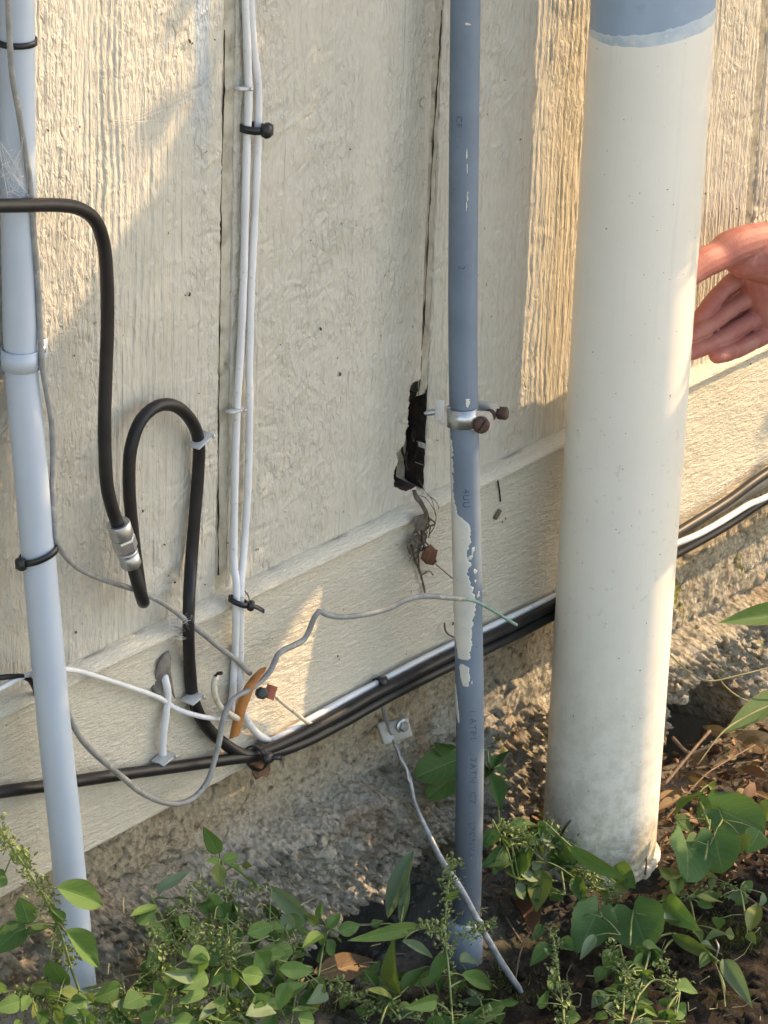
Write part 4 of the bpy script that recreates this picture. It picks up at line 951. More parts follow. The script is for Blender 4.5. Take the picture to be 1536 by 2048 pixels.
LM['h'] = [leaf_mesh('leaf', 'heart', f, b, tw, m_heart, .06) for f, b, tw in ((.25, .16, .1), (.35, .28, -.15), (.2, .1, .2))]
LM['H'] = [leaf_mesh('leaf', 'heart', f, b, tw, m_leafdark, .06) for f, b, tw in ((.2, .16, .1),)]
LM['b'] = [leaf_mesh('leaf', 'ovate', f, b, tw, m_deadleaf) for f, b, tw in ((.5, .3, .4), (.9, .1, -.6), (.2, .5, .5))]
m_tan = leaf_mat('tan_dead_leaf', (.24, .16, .085), (.17, .11, .06), (.34, .25, .15), None, .1)
LM['t'] = [leaf_mesh('leaf', 'ovate', f, b, tw, m_tan) for f, b, tw in ((.35, .15, .2), (.7, .3, -.5), (.15, .4, .5))]
def lp(px, py, y=None, h=.03):
    if y is not None: return P(px, py, y)
    p = on_ground(px, py, h)
    return p if p[1] < -.10 else P(px, py, -.10)
rl = random.Random(5)
def put_leaf(root, kind, base, tip, wpx, tiltn=.35, nrm=None, name='leaf'):
    base = np.asarray(base); tip = np.asarray(tip); d = tip-base; L = np.linalg.norm(d)+1e-6; d /= L
    n = (CAM-base)/np.linalg.norm(CAM-base)*.85+np.array([0, 0, .35])+np.array([rl.gauss(0, tiltn) for _ in range(3)]) if nrm is None else np.asarray(nrm, float)
    s = np.cross(d, n); s /= np.linalg.norm(s)+1e-9; n = np.cross(s, d)
    w_ = wpx*PXM(base)*1.08
    o = bpy.data.objects.new(name, rl.choice(LM[kind]))
    Mx = Matrix(((s[0]*w_, d[0]*L, n[0]*w_, base[0]), (s[1]*w_, d[1]*L, n[1]*w_, base[1]), (s[2]*w_, d[2]*L, n[2]*w_, base[2]), (0, 0, 0, 1)))
    if root is not None:
        COL.objects.link(o); o.parent = root; o.matrix_parent_inverse = parent_inv(root); o.matrix_basis = Mx
    else:
        COL.objects.link(o); o.matrix_basis = Mx
    return o
def seed_geo(g, p, n, spread, rs):
    """pellitory flower clusters: little bracts around the stem"""
    for k in range(n):
        c = p+np.array([rl.gauss(0, spread) for _ in range(3)]); dd = np.array([rl.gauss(0, 1), rl.gauss(0, 1)-.3, rl.gauss(0, 1)+.4]); dd /= np.linalg.norm(dd)
        s = np.cross(dd, [0.3, .5, .8]); s /= np.linalg.norm(s)+1e-9; L = rs*rl.uniform(.7, 1.7)
        nn = np.cross(s, dd)
        g.add([c, c+dd*L*.5+s*L*.36+nn*L*.1, c+dd*L, c+dd*L*.5-s*L*.36+nn*L*.1, c+dd*L*.5-nn*L*.15], [(0, 1, 4), (1, 2, 4), (2, 3, 4), (3, 0, 4), (0, 3, 2, 1)])
def plant(name, label, cat, stems, leaves, seeds=(), group=None, sr=.0011, y=None, h=.03):
    """stems: lists of (px,py[,y]); leaves: (kind, base, tip, width[, y]); seeds: (px,py,n)"""
    conv = lambda q: lp(q[0], q[1], q[2] if len(q) > 2 else y, h)
    s0 = [conv(q) for q in stems[0]]
    root = thing(name, label, cat, s0[-1], group)
    for st_ in stems:
        pts = [conv(q) for q in st_]
        if len(pts) == 2: pts.insert(1, (pts[0]+pts[1])/2+np.array([0, 0, .002]))
        V, F = tube_geo(catmull(pts, .006), sr, 6, True, 1, .15, len(leaves)); mk('stem', V, F, m_stem, root)
    for lf_ in leaves:
        k, b, t, w_ = lf_[:4]; yy = lf_[4] if len(lf_) > 4 else y
        B = lp(b[0], b[1], yy, h); T = lp(t[0], t[1], (yy if yy is None else yy-rl.uniform(-.006, .012)), h*(.75 if yy is None else 1))
        put_leaf(root, k, B, T, w_*1.12)
        # petiole back to nearest stem point
        best = min((conv(q) for st_ in stems for q in st_), key=lambda q: np.linalg.norm(q-B))
        if .003 < np.linalg.norm(best-B) < .05:
            V, F = tube_geo(catmull([B+(B-T)*-.03, (B+best)/2+np.array([0, 0, .002]), best], .006), .0006, 5); mk('petiole', V, F, m_stem, root)
    if seeds:
        g = Geo()
        for q in seeds:
            p = conv(q[:2]+((q[3],) if len(q) > 3 else ()))
            seed_geo(g, p, int(q[2]*2.2), .0038, .0042)
        o = g.build('seed_cluster', m_seed, root, False); o['kind'] = 'stuff'
    return root
def along(pts, n, k=8, jit=6):
    p = catmull(np.array([list(q[:2])+[0] for q in pts], float), 8); idx = np.linspace(0, len(p)-1, n).astype(int)
    return [(p[i, 0]+rl.uniform(-jit, jit), p[i, 1]+rl.uniform(-jit, jit), k) for i in idx]
def filler(poly, n, kinds, wr, lr, seed, down=True):
    r = random.Random(seed); P_ = np.array(poly, float); out = []
    def inside(x, y):
        c = False; j = len(P_)-1
        for i in range(len(P_)):
            if (P_[i, 1] > y) != (P_[j, 1] > y) and x < (P_[j, 0]-P_[i, 0])*(y-P_[i, 1])/(P_[j, 1]-P_[i, 1])+P_[i, 0]: c = not c
            j = i
        return c
    while len(out) < n:
        x, y = r.uniform(P_[:, 0].min(), P_[:, 0].max()), r.uniform(P_[:, 1].min(), P_[:, 1].max())
        if not inside(x, y): continue
        a = r.uniform(-.3, math.pi+.3) if down else r.uniform(0, 2*math.pi); L = r.uniform(*lr)
        out.append((r.choice(kinds), (x, y), (x+L*math.cos(a), y+L*math.sin(a)*.75), r.uniform(*wr), -.10-r.uniform(0, .06)+.02*(2048-y)/300))
    return out
# tall seeding stem in front of the pale conduit
sA = [(0, 1655, -.10), (30, 1705, -.105), (80, 1780, -.11), (115, 1850, -.115), (140, 1930, -.12), (160, 1990, -.125), (172, 2060, -.13)]
plant('pellitory_weed', 'tall seeding weed with pointed leaves in front of the pale conduit\'s foot', 'weed', [sA, [(112, 1848, -.115), (130, 1862, -.115)]],
      [('d', (25, 1722), (62, 1694), 40, -.10), ('o', (58, 1848), (44, 1798), 46, -.10), ('d', (50, 1850), (-14, 1900), 52, -.10), ('d', (98, 1852), (50, 1860), 30, -.10),
       ('o', (112, 1776), (228, 1810), 54, -.125), ('o', (130, 1862), (202, 1936), 52, -.13), ('o', (98, 1922), (136, 1985), 44, -.125), ('o', (112, 2008), (158, 2060), 46, -.135), ('o', (108, 1815), (122, 1850), 20, -.12), ('o', (178, 2060), (176, 2022), 34, -.13), ('d', (10, 1745), (-16, 1775), 34, -.10), ('o', (130, 1838), (112, 1822), 18, -.12), ('d', (120, 2000), (145, 1990), 22, -.12)],
      along(sA[:5], 22, 9, 11), y=-.11)
sB = [(440, 1718, -.075), (446, 1745, -.078), (452, 1800, -.085), (455, 1860, -.095), (462, 1960, -.11)]
plant('pellitory_weed', 'upright weed with a rosette of bright leaves against the concrete', 'weed', [sB, [(452, 1780, -.08), (432, 1790, -.085)]],
      [('o', (438, 1708), (411, 1660), 31, -.075), ('o', (443, 1724), (484, 1707), 22, -.08), ('y', (436, 1728), (441, 1774), 28, -.085), ('o', (460, 1732), (518, 1772), 35, -.085), ('o', (440, 1724), (414, 1720), 16, -.08), ('o', (418, 1790), (453, 1842), 31, -.09), ('y', (485, 1728), (502, 1732), 14, -.08), ('d', (460, 1790), (480, 1850), 32, -.075), ('d', (470, 1800), (450, 1870), 34, -.075)],
      [(470, 1775, 8), (500, 1780, 10), (520, 1782, 8), (395, 1770, 9), (410, 1780, 8), (440, 1800, 7), (380, 1800, 8)], y=-.085)
sC = [(300, 1790, -.085), (330, 1850, -.09), (350, 1905, -.095), (345, 1980, -.11), (340, 2060, -.12)]
plant('pellitory_weed', 'dark leaved weed growing right of the pale conduit', 'weed', [sC, [(350, 1905, -.095), (420, 1930, -.10), (470, 1900, -.10)]],
      [('d', (368, 1800), (306, 1788), 31, -.09), ('p', (312, 1782), (385, 1736), 22, -.075), ('o', (345, 1888), (271, 1812), 30, -.10), ('o', (318, 1892), (297, 1945), 27, -.10), ('o', (350, 1892), (388, 1918), 22, -.105), ('d', (345, 1850), (375, 1880), 30, -.08), ('d', (340, 1830), (372, 1852), 26, -.08), ('d', (300, 1940), (268, 2005), 28, -.10), ('o', (306, 1960), (318, 2040), 36, -.125), ('d', (260, 2048), (220, 2020), 52, -.12), ('o', (275, 2030), (300, 2075), 50, -.13), ('d', (330, 1900), (380, 1850), 24, -.08)],
      along([(300, 1960, 0), (370, 1990, 0), (440, 1995, 0), (520, 2015, 0)], 16, 9, 10)+along([(350, 1880, 0), (400, 1930, 0)], 6, 6, 12), y=-.105)
sD = [(540, 1870, -.10), (505, 1885, -.10), (470, 1890, -.105), (455, 1930, -.11), (450, 2060, -.13)]
plant('pellitory_weed', 'leafy weed spreading light green leaves left of the ground hollow', 'weed', [sD, [(570, 1860, -.10), (585, 1830, -.09)]],
      [('p', (540, 1772), (626, 1846), 36, -.085), ('d', (528, 1810), (562, 1846), 26, -.075), ('o', (494, 1868), (552, 1848), 32, -.10), ('o', (545, 1860), (572, 1850), 26, -.10), ('o', (548, 1888), (562, 1852), 30, -.105), ('o', (585, 1895), (505, 1918), 38, -.11), ('o', (576, 1872), (583, 1838), 18, -.10), ('o', (432, 1966), (445, 1935), 34, -.115), ('o', (478, 1984), (484, 1932), 28, -.115), ('d', (520, 1990), (510, 1962), 26, -.11), ('o', (548, 2000), (618, 1964), 30, -.125), ('d', (555, 2004), (600, 2020), 40, -.12), ('o', (532, 2075), (548, 2022), 36, -.135), ('d', (558, 1975), (556, 1942), 22, -.11), ('y', (640, 1952), (622, 2032), 34, -.13), ('p', (500, 2048), (480, 2022), 28, -.12)],
      along([(440, 2000, 0), (520, 2005, 0), (600, 1990, 0)], 10, 9, 9)+[(475, 1940, 7), (460, 1910, 7)], y=-.11)
sE = [(655, 1860, -.10), (648, 1885, -.105), (640, 1930, -.115), (630, 2000, -.13)]
plant('pellitory_weed', 'small weed with a star of fresh green leaves at the hollow\'s edge', 'weed', [sE],
      [('o', (642, 1836), (640, 1800), 24, -.10), ('o', (655, 1856), (682, 1824), 22, -.10), ('o', (676, 1862), (723, 1850), 29, -.105), ('o', (660, 1866), (687, 1880), 20, -.105), ('o', (642, 1868), (610, 1886), 27, -.105), ('d', (654, 1880), (674, 1918), 26, -.11), ('y', (634, 1850), (614, 1828), 18, -.095), ('o', (648, 1865), (640, 1890), 20, -.105)], y=-.10)
sF = [(905, 1716, -.115), (893, 1800, -.125), (890, 1870, -.135), (898, 1950, -.155), (906, 2060, -.19)]
plant('pellitory_weed', 'single upright seeding stem in front of the blue conduit\'s foot', 'weed', [sF, [(893, 1858, -.13), (840, 1858, -.115)], [(899, 1975, -.16), (940, 1958, -.15)], [(903, 2030, -.18), (872, 2005, -.17)]],
      [('o', (893, 1800), (920, 1780), 16, -.125), ('p', (905, 1730), (884, 1750), 12, -.12), ('o', (838, 1852), (704, 1882), 30, -.11), ('o', (890, 1905), (858, 1972), 26, -.14), ('o', (922, 1950), (1002, 1976), 34, -.155), ('o', (874, 2000), (810, 2016), 30, -.17), ('o', (938, 2036), (1030, 2008), 42, -.19), ('p', (920, 1925), (965, 1915), 34, -.14), ('d', (868, 1960), (892, 1990), 30, -.14), ('l', (803, 1882), (870, 1915), 20, -.12)],
      along(sF, 22, 8, 9)+along([(850, 1858, 0), (880, 1860, 0)], 5, 8, 7)+along([(930, 1870, 0), (985, 1850, 0)], 7, 9, 9), y=-.14)
sG = [(800, 1990, -.13), (775, 2010, -.14), (760, 2050, -.15)]
plant('plantain', 'low plant with broad ribbed yellow green leaves below the hollow', 'weed', [sG],
      [('y', (798, 1992), (770, 1892), 46, -.125), ('o', (805, 1985), (852, 1930), 30, -.125), ('d', (755, 1975), (728, 1940), 24, -.115), ('y', (785, 2000), (742, 1972), 26, -.135), ('o', (825, 1970), (880, 1940), 26, -.125), ('d', (720, 1965), (765, 1920), 20, -.10)],
      along([(660, 1960, 0), (740, 2010, 0), (800, 2030, 0)], 12, 8, 9), y=-.13)
sH = [(800, 1850, -.09), (812, 1780, -.07), (826, 1704, -.06)]
plant('drooping_weed', 'limp weed with long grey green leaves hanging over the dark hollow', 'weed', [sH],
      [('l', (826, 1702), (772, 1838), 32, -.07), ('l', (818, 1760), (800, 1852), 17, -.075), ('o', (742, 1852), (766, 1838), 18, -.09)], y=-.075)
sI = [(975, 1500, -.05), (980, 1545, -.055), (995, 1600, -.06), (1000, 1700, -.09)]
plant('ivy_sprig', 'dark green sprig with lobed leaves just right of the blue conduit', 'weed', [sI, [(980, 1545, -.055), (1000, 1530, -.06)]],
      [('d', (975, 1530), (1032, 1548), 44, -.055), ('d', (985, 1535), (1020, 1496), 26, -.055), ('d', (978, 1548), (1004, 1622), 40, -.06), ('d', (975, 1535), (960, 1560), 30, -.05), ('H', (915, 1520), (842, 1545), 62, -.035), ('d', (905, 1500), (870, 1490), 30, -.035), ('H', (905, 1555), (860, 1590), 44, -.035)], y=-.055)
sJ = [(985, 1640), (1010, 1690), (1020, 1720), (1030, 1760)]
plant('violet_plant', 'leafy green weed cluster filling the gap between the two pipes', 'weed', [sJ, [(1010, 1690), (1050, 1690), (1085, 1720)], [(1095, 1650, -.12), (1150, 1700, -.15), (1230, 1765, -.17)]],
      [('d', (985, 1655), (975, 1700), 34), ('d', (1012, 1700), (972, 1732), 36), ('d', (1015, 1692), (990, 1655), 30), ('o', (1075, 1640), (1095, 1690), 24), ('d', (1040, 1700), (1030, 1762), 40), ('y', (1085, 1738), (1072, 1820), 48), ('o', (1110, 1662), (1142, 1745), 38), ('o', (1140, 1692), (1255, 1768), 34, -.165), ('o', (1150, 1755), (1170, 1812), 30), ('o', (1060, 1690), (1045, 1740), 34), ('d', (1100, 1700), (1120, 1735), 34), ('o', (1230, 1730), (1268, 1775), 44), ('d', (990, 1720), (1005, 1752), 32), ('p', (1030, 1770), (1060, 1800), 26)],
      along([(1100, 1650, 0), (1150, 1720, 0), (1200, 1770, 0), (1240, 1800, 0)], 18, 12, 13)+along([(1010, 1650, 0), (1050, 1670, 0)], 6, 7, 10), h=.035)
plant('violet_plant', 'violet with large smooth heart shaped leaves at the drain pipe\'s foot', 'violet', [[(1266, 1826), (1262, 1850), (1260, 1890)], [(1205, 1835), (1240, 1870)]],
      [('h', (1266, 1822), (1287, 1884), 96), ('h', (1196, 1822), (1170, 1880), 72), ('o', (1330, 1798), (1384, 1856), 52), ('p', (1312, 1840), (1364, 1842), 30), ('y', (1335, 1762), (1346, 1728), 44), ('o', (1350, 1792), (1357, 1750), 28), ('y', (1395, 1795), (1450, 1798), 24), ('d', (1165, 1830), (1150, 1800), 26), ('p', (1190, 1870), (1160, 1920), 22)], h=.045)
plant('violet_plant', 'violet clump with toothed heart leaves right of the drain pipe', 'violet', [[(1420, 1640), (1415, 1690), (1410, 1720)], [(1395, 1592), (1418, 1650)], [(1445, 1640), (1420, 1690)]],
      [('h', (1396, 1592), (1345, 1618), 70), ('h', (1372, 1682), (1384, 1756), 84), ('h', (1430, 1672), (1442, 1732), 78), ('h', (1436, 1618), (1530, 1662), 78), ('H', (1420, 1600), (1440, 1652), 54), ('y', (1415, 1570), (1438, 1584), 22), ('y', (1478, 1668), (1484, 1706), 44), ('o', (1520, 1660), (1500, 1700), 50), ('d', (1350, 1640), (1395, 1655), 40), ('y', (1545, 1600), (1530, 1640), 40)], h=.055)
plant('broadleaf_weed', 'large glossy dark leaves reaching in at the photo\'s right edge above the litter', 'weed', [[(1600, 1215, -.10), (1620, 1400, -.11), (1640, 1560, -.12)]],
      [('d', (1590, 1225), (1440, 1244), 46, -.08), ('d', (1580, 1378), (1454, 1455), 48, -.09)], y=-.10)  # darker leaf colour stands in for shade on these leaves
plant('drying_weed', 'sprawling half dry weed with narrow leaves on bare soil at lower right', 'weed', [[(1310, 1875), (1352, 1868), (1400, 1895), (1440, 1925)], [(1325, 1905), (1345, 1880)]],
      [('y', (1345, 1870), (1440, 1925), 26), ('p', (1430, 1924), (1462, 2008), 32), ('p', (1446, 1918), (1500, 2004), 34), ('d', (1420, 1905), (1400, 1930), 24), ('y', (1500, 1864), (1516, 1802), 32), ('p', (1400, 1890), (1432, 1900), 26)], h=.02)
ra = filler([(1190, 1890), (1330, 1890), (1370, 1980), (1350, 2048), (1160, 2048), (1190, 1960)], 50, 'ooopdd', (16, 36), (24, 50), 3)
ra = [(k, b, t, w_) for k, b, t, w_, yy in ra]
plant('pellitory_weed', 'bushy tangle of small green leaves at bottom centre right', 'weed', [[(1240, 1890), (1250, 1950), (1245, 2040)], [(1300, 1900), (1280, 1980), (1260, 2050)], [(1360, 1985), (1310, 1960), (1270, 2000)]],
      ra+[('o', (1352, 1980), (1398, 1984), 38), ('o', (1225, 1900), (1215, 1945), 34)], along([(1220, 1900, 0), (1260, 1960, 0), (1230, 2030, 0)], 14, 9, 14)+along([(1330, 1930, 0), (1340, 1990, 0)], 6, 8, 10), h=.04)
sK = [(1105, 1870), (1110, 1900), (1118, 1960), (1125, 2010), (1130, 2060)]
plant('pellitory_weed', 'slender upright weed on dark soil below the drain pipe', 'weed', [sK], [('o', (1098, 1888), (1063, 1926), 31), ('o', (1074, 2010), (1108, 1985), 30), ('o', (1104, 1984), (1116, 1948), 22), ('o', (1120, 1880), (1150, 1900), 28), ('d', (1085, 1850), (1065, 1880), 20), ('o', (1130, 2030), (1165, 2040), 26)], along(sK, 14, 8, 9), h=.04)
fl = filler([(180, 1960), (420, 1900), (640, 1900), (700, 2048), (180, 2048)], 62, 'ooodddop', (18, 46), (28, 84), 11)
plant('pellitory_weed', 'dense carpet of mixed weeds along the bottom edge at left', 'weed', [[(250, 1990, -.12), (300, 2060, -.13)], [(450, 1930, -.115), (430, 2060, -.13)], [(600, 1940, -.12), (580, 2060, -.135)]], fl,
      along([(200, 2030, 0), (330, 2000, 0), (450, 2020, 0), (560, 2010, 0)], 30, 8, 20)+along([(380, 1880, 0), (440, 1870, 0), (480, 1920, 0)], 14, 8, 18)+along([(300, 1880, 0), (330, 1930, 0)], 8, 8, 16), y=-.125)
fl = filler([(290, 1810), (400, 1790), (540, 1800), (640, 1860), (640, 1930), (300, 1930)], 34, 'oddddp', (16, 38), (26, 66), 31)
fl = [(k, b, t, w_, -.075-random.uniform(0, .03)) for k, b, t, w_, yy in fl]
plant('pellitory_weed', 'shaded tangle of weeds pressed against the lower concrete at left', 'weed', [[(330, 1840, -.08), (350, 1990, -.10)], [(420, 1820, -.08), (430, 1980, -.10)], [(560, 1830, -.08), (550, 1980, -.10)]], fl,
      along([(340, 1830, 0), (430, 1850, 0), (520, 1850, 0), (600, 1900, 0)], 26, 8, 24), y=-.085)
fl = filler([(700, 1960), (900, 1930), (1020, 1990), (1010, 2048), (680, 2048)], 26, 'oopdy', (16, 34), (26, 54), 37)
fl = [(k, b, t, w_) for k, b, t, w_, yy in fl]
plant('pellitory_weed', 'low scatter of weeds on mossy soil at bottom centre', 'weed', [[(760, 2000), (800, 2040)], [(860, 1990), (880, 2040)], [(960, 2000), (970, 2045)]], fl, along([(720, 2020, 0), (860, 2030, 0), (980, 2030, 0)], 14, 7, 14), h=.025)
fl = filler([(985, 1640), (1080, 1640), (1240, 1760), (1200, 1800), (1060, 1800), (980, 1740)], 30, 'ooddpy', (16, 34), (26, 50), 41)
fl = [(k, b, t, w_) for k, b, t, w_, yy in fl]
plant('pellitory_weed', 'mixed small weeds under the violet vine between the two pipe feet', 'weed', [[(1020, 1680), (1040, 1770)], [(1120, 1730), (1130, 1790)]], fl, along([(1000, 1660, 0), (1100, 1700, 0), (1200, 1780, 0)], 14, 8, 14), h=.03)
fl = filler([(1320, 1760), (1536, 1700), (1536, 1860), (1400, 1880), (1320, 1850)], 20, 'oypy', (14, 30), (22, 44), 47)
fl = [(k, b, t, w_) for k, b, t, w_, yy in fl]
plant('pellitory_weed', 'sparse yellowing seedlings on moss right of the heart leaf violet', 'weed', [[(1380, 1800), (1390, 1850)], [(1480, 1780), (1490, 1830)]], fl, along([(1350, 1800, 0), (1500, 1780, 0)], 8, 6, 14), h=.02)
fl = filler([(0, 1960), (170, 1985), (190, 2048), (0, 2048)], 26, 'oody', (18, 36), (26, 52), 17)
plant('pellitory_weed', 'low weeds with pale seed heads in the bottom left corner', 'weed', [[(60, 1990, -.11), (80, 2060, -.12)], [(130, 1975, -.115), (140, 2060, -.125)]], fl, along([(30, 2000, 0), (90, 1990, 0), (150, 2020, 0)], 14, 10, 16), y=-.12)

# ------------------------------------------------------------------ litter
def lone(kind, base, tip, w_, label, name='dead_leaf', group=None, h=.008, cat='leaf'):
    B = on_ground(*base, h); T = on_ground(*tip, h*.6); o = put_leaf(None, kind, B, T, w_, .2, name=name); return tag(o, label, cat, group)
lone('t', (632, 1950), (760, 1915), 62, 'broad tan dead leaf lying flat in front of the hollow', h=.02)
lone('t', (628, 1945), (690, 1905), 34, 'small yellow tan dead leaf under the broad tan leaf', h=.012)
lone('b', (1020, 1800), (1075, 1870), 55, 'large brown dead leaf on the soil between the conduit and the drain pipe', h=.01)
lone('t', (1470, 1475), (1600, 1500), 50, 'pale sunlit dead leaf at the right edge below the hollow', h=.02)
rr_ = random.Random(21)
for k in range(50):
    if k < 38: x, y = rr_.uniform(1325, 1560), rr_.uniform(1455, 1660)
    else: x, y = rr_.uniform(975, 1100), rr_.uniform(1560, 1680)
    p = on_ground(x, y, rr_.uniform(.004, .022))
    if p[1] > -.012: p[1] = -.012
    a = rr_.uniform(0, 6.28); L = rr_.uniform(.014, .040)
    kd = rr_.choice('btt'); o = put_leaf(None, kd, p, p+np.array([math.cos(a), math.sin(a), rr_.uniform(-.3, .4)])*L, rr_.uniform(14, 34), .5, name='dead_leaf')
    if x > 1300: tag(o, ('curled dark brown' if kd == 'b' else 'curled pale tan')+' dead leaf in the sunlit litter '+('close beside the drain pipe' if x < 1400 else 'at the right edge' if x > 1480 else 'behind the violet clump'), 'leaf', 'dead leaves right of the drain pipe')
    else: tag(o, ('small dark brown' if kd == 'b' else 'small pale tan')+' dead leaf in the litter between the two pipes', 'leaf', 'dead leaves between the pipes')
g = Geo()
for k in range(950):
    if k < 700: x, y = rr_.uniform(1320, 1560), rr_.uniform(1440, 1760)
    else: x, y = rr_.uniform(960, 1110), rr_.uniform(1540, 1800)
    p = on_ground(x, y, rr_.uniform(.002, .014))
    if p[1] > .0: p[1] = .0
    a = np.array([rr_.gauss(0, 1), rr_.gauss(0, 1), rr_.gauss(0, .5)]); a /= np.linalg.norm(a); b = np.cross(a, [rr_.gauss(0, .5), rr_.gauss(0, .5), 1]); b /= np.linalg.norm(b)
    L = rr_.uniform(.004, .013); W_ = L*rr_.uniform(.25, .7); up = np.cross(a, b)*L*rr_.uniform(-.3, .3)
    g.add([p-a*L/2, p+b*W_/2+up, p+a*L/2, p-b*W_/2+up, p-a*L*.1-up*.4], [(0, 1, 4), (1, 2, 4), (2, 3, 4), (3, 0, 4)])
m_frag = simple('leaf_fragments', (.30, .19, .10), (.11, .06, .035), .8, 45)
tag(g.build('leaf_litter', m_frag, None, False), 'broken brown leaf fragments around the drain pipe', None, None, 'stuff')
def twig(pts, r, label, mat=m_twig, name='twig', cat='twig'):
    V, F = tube_geo(catmull([on_ground(q[0], q[1], q[2]) if len(q) > 2 else lp(*q) for q in pts], .006), r, 6, True, 1, .2, len(label)); return tag(mk(name, V, F, mat), label, cat)
def twigY(pts, r, label, mat=m_twig, name='twig', cat='twig'):
    V, F = tube_geo(catmull(PL(pts), .006), r, 6, True, 1, .2, len(label)); return tag(mk(name, V, F, mat), label, cat)
twigY([(1328, 1570, -.10), (1370, 1520, -.09), (1395, 1490, -.08), (1420, 1462, -.07)], .0018, 'straight brown twig leaning in the litter beside the drain pipe')
twigY([(1345, 1475, -.05), (1375, 1505, -.06), (1400, 1500, -.06), (1440, 1480, -.05)], .0022, 'thick bent twig in front of the right hand hollow')
twigY([(1330, 1300, -.05), (1380, 1345, -.06), (1420, 1362, -.07), (1480, 1350, -.085), (1560, 1330, -.10)], .0009, 'pale grass stalk crossing in front of the right hand hollow', m_stalk, 'grass_stalk', 'grass stalk')
twigY([(1436, 1350, -.07), (1448, 1370, -.07), (1480, 1395, -.075), (1540, 1420, -.08)], .0008, 'thin drooping grass stalk with a dry husk at the right', m_stalk, 'grass_stalk', 'grass stalk')
twigY([(1395, 1530, -.10), (1440, 1470, -.10), (1480, 1440, -.10), (1560, 1400, -.11)], .0009, 'long thin stalk rising to the lower dark leaf at right', m_stalk, 'grass_stalk', 'grass stalk')
twigY([(1330, 1640, -.12), (1400, 1560, -.11), (1440, 1530, -.10), (1510, 1490, -.09)], .0010, 'slender dry stalk lying over the litter behind the violet', m_twig)
twig([(995, 1785, .008), (1010, 1830, .01), (1042, 1885, .006)], .0014, 'dry twig on the soil right of the blue conduit\'s foot')
twig([(1030, 1962, .004), (1042, 1900, .02), (1060, 1865, .012)], .0009, 'thin curved twig on the soil right of the ground wire')
twig([(1470, 1780, .01), (1500, 1800, .008), (1560, 1838, .006)], .0018, 'pale stalk lying on the moss at the right edge')
twig([(1430, 1920, .002), (1437, 1895, .03), (1432, 1880, .025)], .0008, 'small pale broken stalk standing on the soil at lower right', m_clip)
tw = twig([(1442, 1918, .004), (1452, 1885, .035)], .0012, 'frayed white straw tuft standing on the soil at lower right', m_clip, 'straw_tuft', 'straw') if False else None
twigY([(1122, 1672, -.135), (1130, 1655, -.142), (1142, 1640, -.145)], .0013, 'short black stalk leaning on the drain pipe\'s base', m_tie)
twigY([(1290, 1750, -.15), (1293, 1725, -.145), (1292, 1712, -.142)], .0009, 'tiny upright twig in front of the drain pipe\'s collar', m_twig)
g = Geo()
for k in range(700):
    cx, cy, sx, sy = rr_.choice([(1000, 1985, 55, 40), (1430, 1870, 55, 30), (1050, 1450, 40, 50), (1500, 1880, 40, 25), (690, 2010, 50, 30)])
    x, y = rr_.gauss(cx, sx*.6), rr_.gauss(cy, sy*.6)
    if cy < 1500: continue
    p = on_ground(x, y, .0)
    for j in range(5):
        dd = np.array([rr_.gauss(0, .6), rr_.gauss(0, .6), 1]); L = rr_.uniform(.003, .008); s = np.array([rr_.gauss(0, 1), rr_.gauss(0, 1), 0])*.0007; c = p+np.array([rr_.gauss(0, .003), rr_.gauss(0, .003), 0])
        g.add([c-s, c+s, c+dd*L], [(0, 1, 2)])
tag(g.build('moss', m_moss, None, False), 'olive moss on the soil between the weeds', None, None, 'stuff')
g = Geo()
for k in range(110):   # fine dry stems and rootlets among the weeds
    x, y = rr_.uniform(200, 1536), rr_.uniform(1800, 2048)
    p = lp(x, y, None, .012); a = rr_.uniform(0, 6.28); L = rr_.uniform(.01, .035)
    q = p+np.array([math.cos(a), math.sin(a)*.6, rr_.uniform(-.3, .4)])*L
    g.add(*tube_geo(catmull([p, (p+q)/2+rng.normal(0, .004, 3), q], .008), rr_.uniform(.0003, .0007), 4, False))
tag(g.build('dry_stems', m_stalk), 'fine dry stems and rootlets among the weeds', None, None, 'stuff')

# ------------------------------------------------------------------ unseen tree added at right, crown culled to shape the sun patches
def lit_polys():
    W = lambda pts: np.array([P(a, b, 0)[[0, 2]] for a, b in pts])
    L1 = W([(40, -120), (392, -120), (390, 20), (365, 190), (320, 330), (235, 450), (165, 560), (110, 690), (40, 700)])
    L2 = W([(460, 1490), (492, 1325), (560, 1285), (640, 1262), (640, 1410), (560, 1510)])
    L3 = np.array([(.25, -.85), (1.25, -.85), (1.25, .9), (.415, .9), (.405, .60), (.425, .34), (.415, .20), (.36, .14), (.25, .12)])
    L4 = np.array([(.03, -.85), (.27, -.85), (.27, -.36), (.03, -.40)])
    return [L1, L2, L3, L4]
def in_poly(x, y, poly):
    c = np.zeros(x.shape, bool); j = len(poly)-1
    for i in range(len(poly)):
        xi, yi = poly[i]; xj, yj = poly[j]
        c ^= ((yi > y) != (yj > y)) & (x < (xj-xi)*(y-yi)/(yj-yi+1e-12)+xi); j = i
    return c
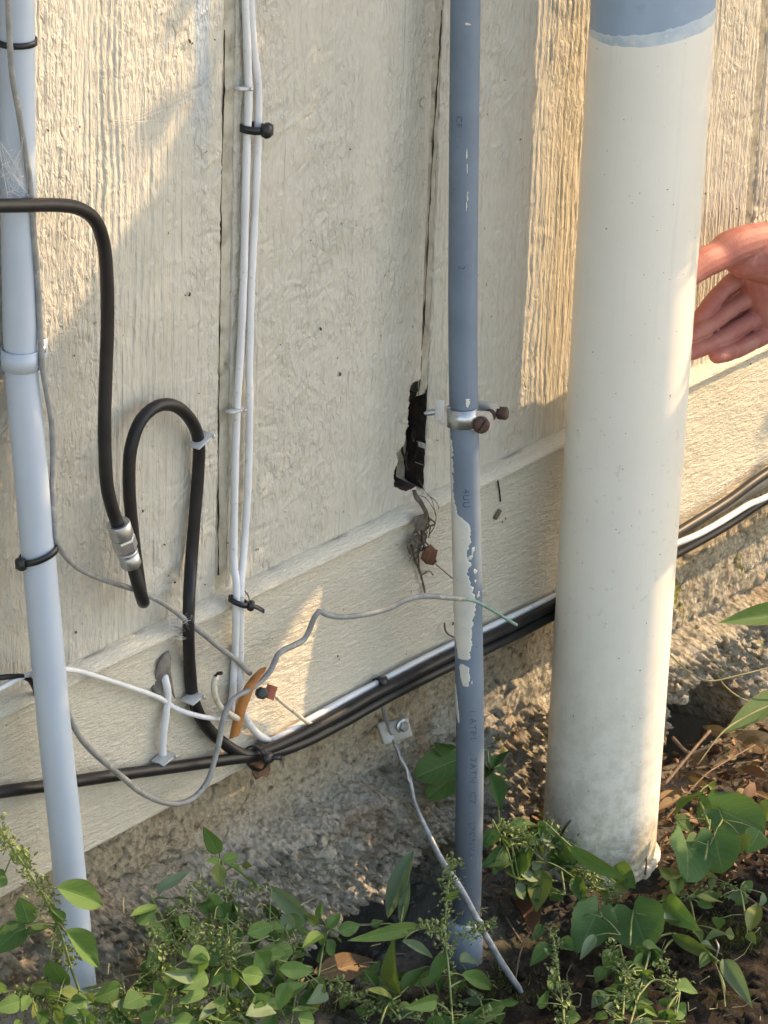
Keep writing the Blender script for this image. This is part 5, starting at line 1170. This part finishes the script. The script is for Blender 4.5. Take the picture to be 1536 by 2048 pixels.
def light_shaping_tree():
    n = 15000
    X0 = rng.uniform(-.45, 1.6, n); Z0 = rng.uniform(-1.0, 1.15, n); D = rng.uniform(1.15, 2.2, n)
    C = np.stack([X0, 0*X0, Z0], 1)+SUN[None]*D[:, None]
    rc = (C-CAM)@CR/((C-CAM)@CF)*FPX+768     # keep the crown clear of the camera's view
    ok = (C[:, 2] > ZG+.45) & (rc > 2350); C = C[ok]; n = len(C)
    a = rng.normal(0, 1, (n, 3)); a /= np.linalg.norm(a, axis=1)[:, None]
    nn = SUN[None]*.8+rng.normal(0, .55, (n, 3)); b = np.cross(nn, a); b /= np.linalg.norm(b, axis=1)[:, None]; a = np.cross(b, nn); a /= np.linalg.norm(a, axis=1)[:, None]
    L = rng.uniform(.030, .055, n)[:, None]; Wd = L*rng.uniform(.5, .7, (n, 1))
    V = np.stack([C-a*L*.5, C+b*Wd*.5-a*L*.1, C+a*L*.5, C-b*Wd*.5-a*L*.1], 1)
    k = -V[..., 1]/(-SUN[1])
    H = V+(-SUN)[None, None]*((V[..., 1]/SUN[1])[..., None])
    bad = np.zeros(n, bool)
    for poly in lit_polys():
        for q in range(4): bad |= in_poly(H[:, q, 0], H[:, q, 2], poly)
        Hc = H.mean(1); bad |= in_poly(Hc[:, 0], Hc[:, 2], poly)
    # a few stray leaves dapple the lit patches
    bad &= rng.uniform(0, 1, n) > .004
    V = V[~bad]; n = len(V)
    base = np.array([2.05, -.85, ZG])
    t = thing('light_shaping_tree', 'unseen leafy tree added right of the wall, crown gapped to shape the sunlight', 'tree', base)
    me = mk('crown', V.reshape(-1, 3), np.arange(n*4).reshape(-1, 4), m_treeleaf, t, False)
    V2, F2 = tube_geo(catmull([base+[0, 0, -.1], base+[.02, .01, .5], base+[-.02, .03, 1.1], base+[0, .05, 1.7]], .05), np.interp(np.linspace(0, 1, len(catmull([base+[0, 0, -.1], base+[.02, .01, .5], base+[-.02, .03, 1.1], base+[0, .05, 1.7]], .05))), [0, 1], [.05, .015]), 10, True, 1, .15, 3)
    mk('trunk', V2, F2, m_bark, t)
    return n
light_shaping_tree()
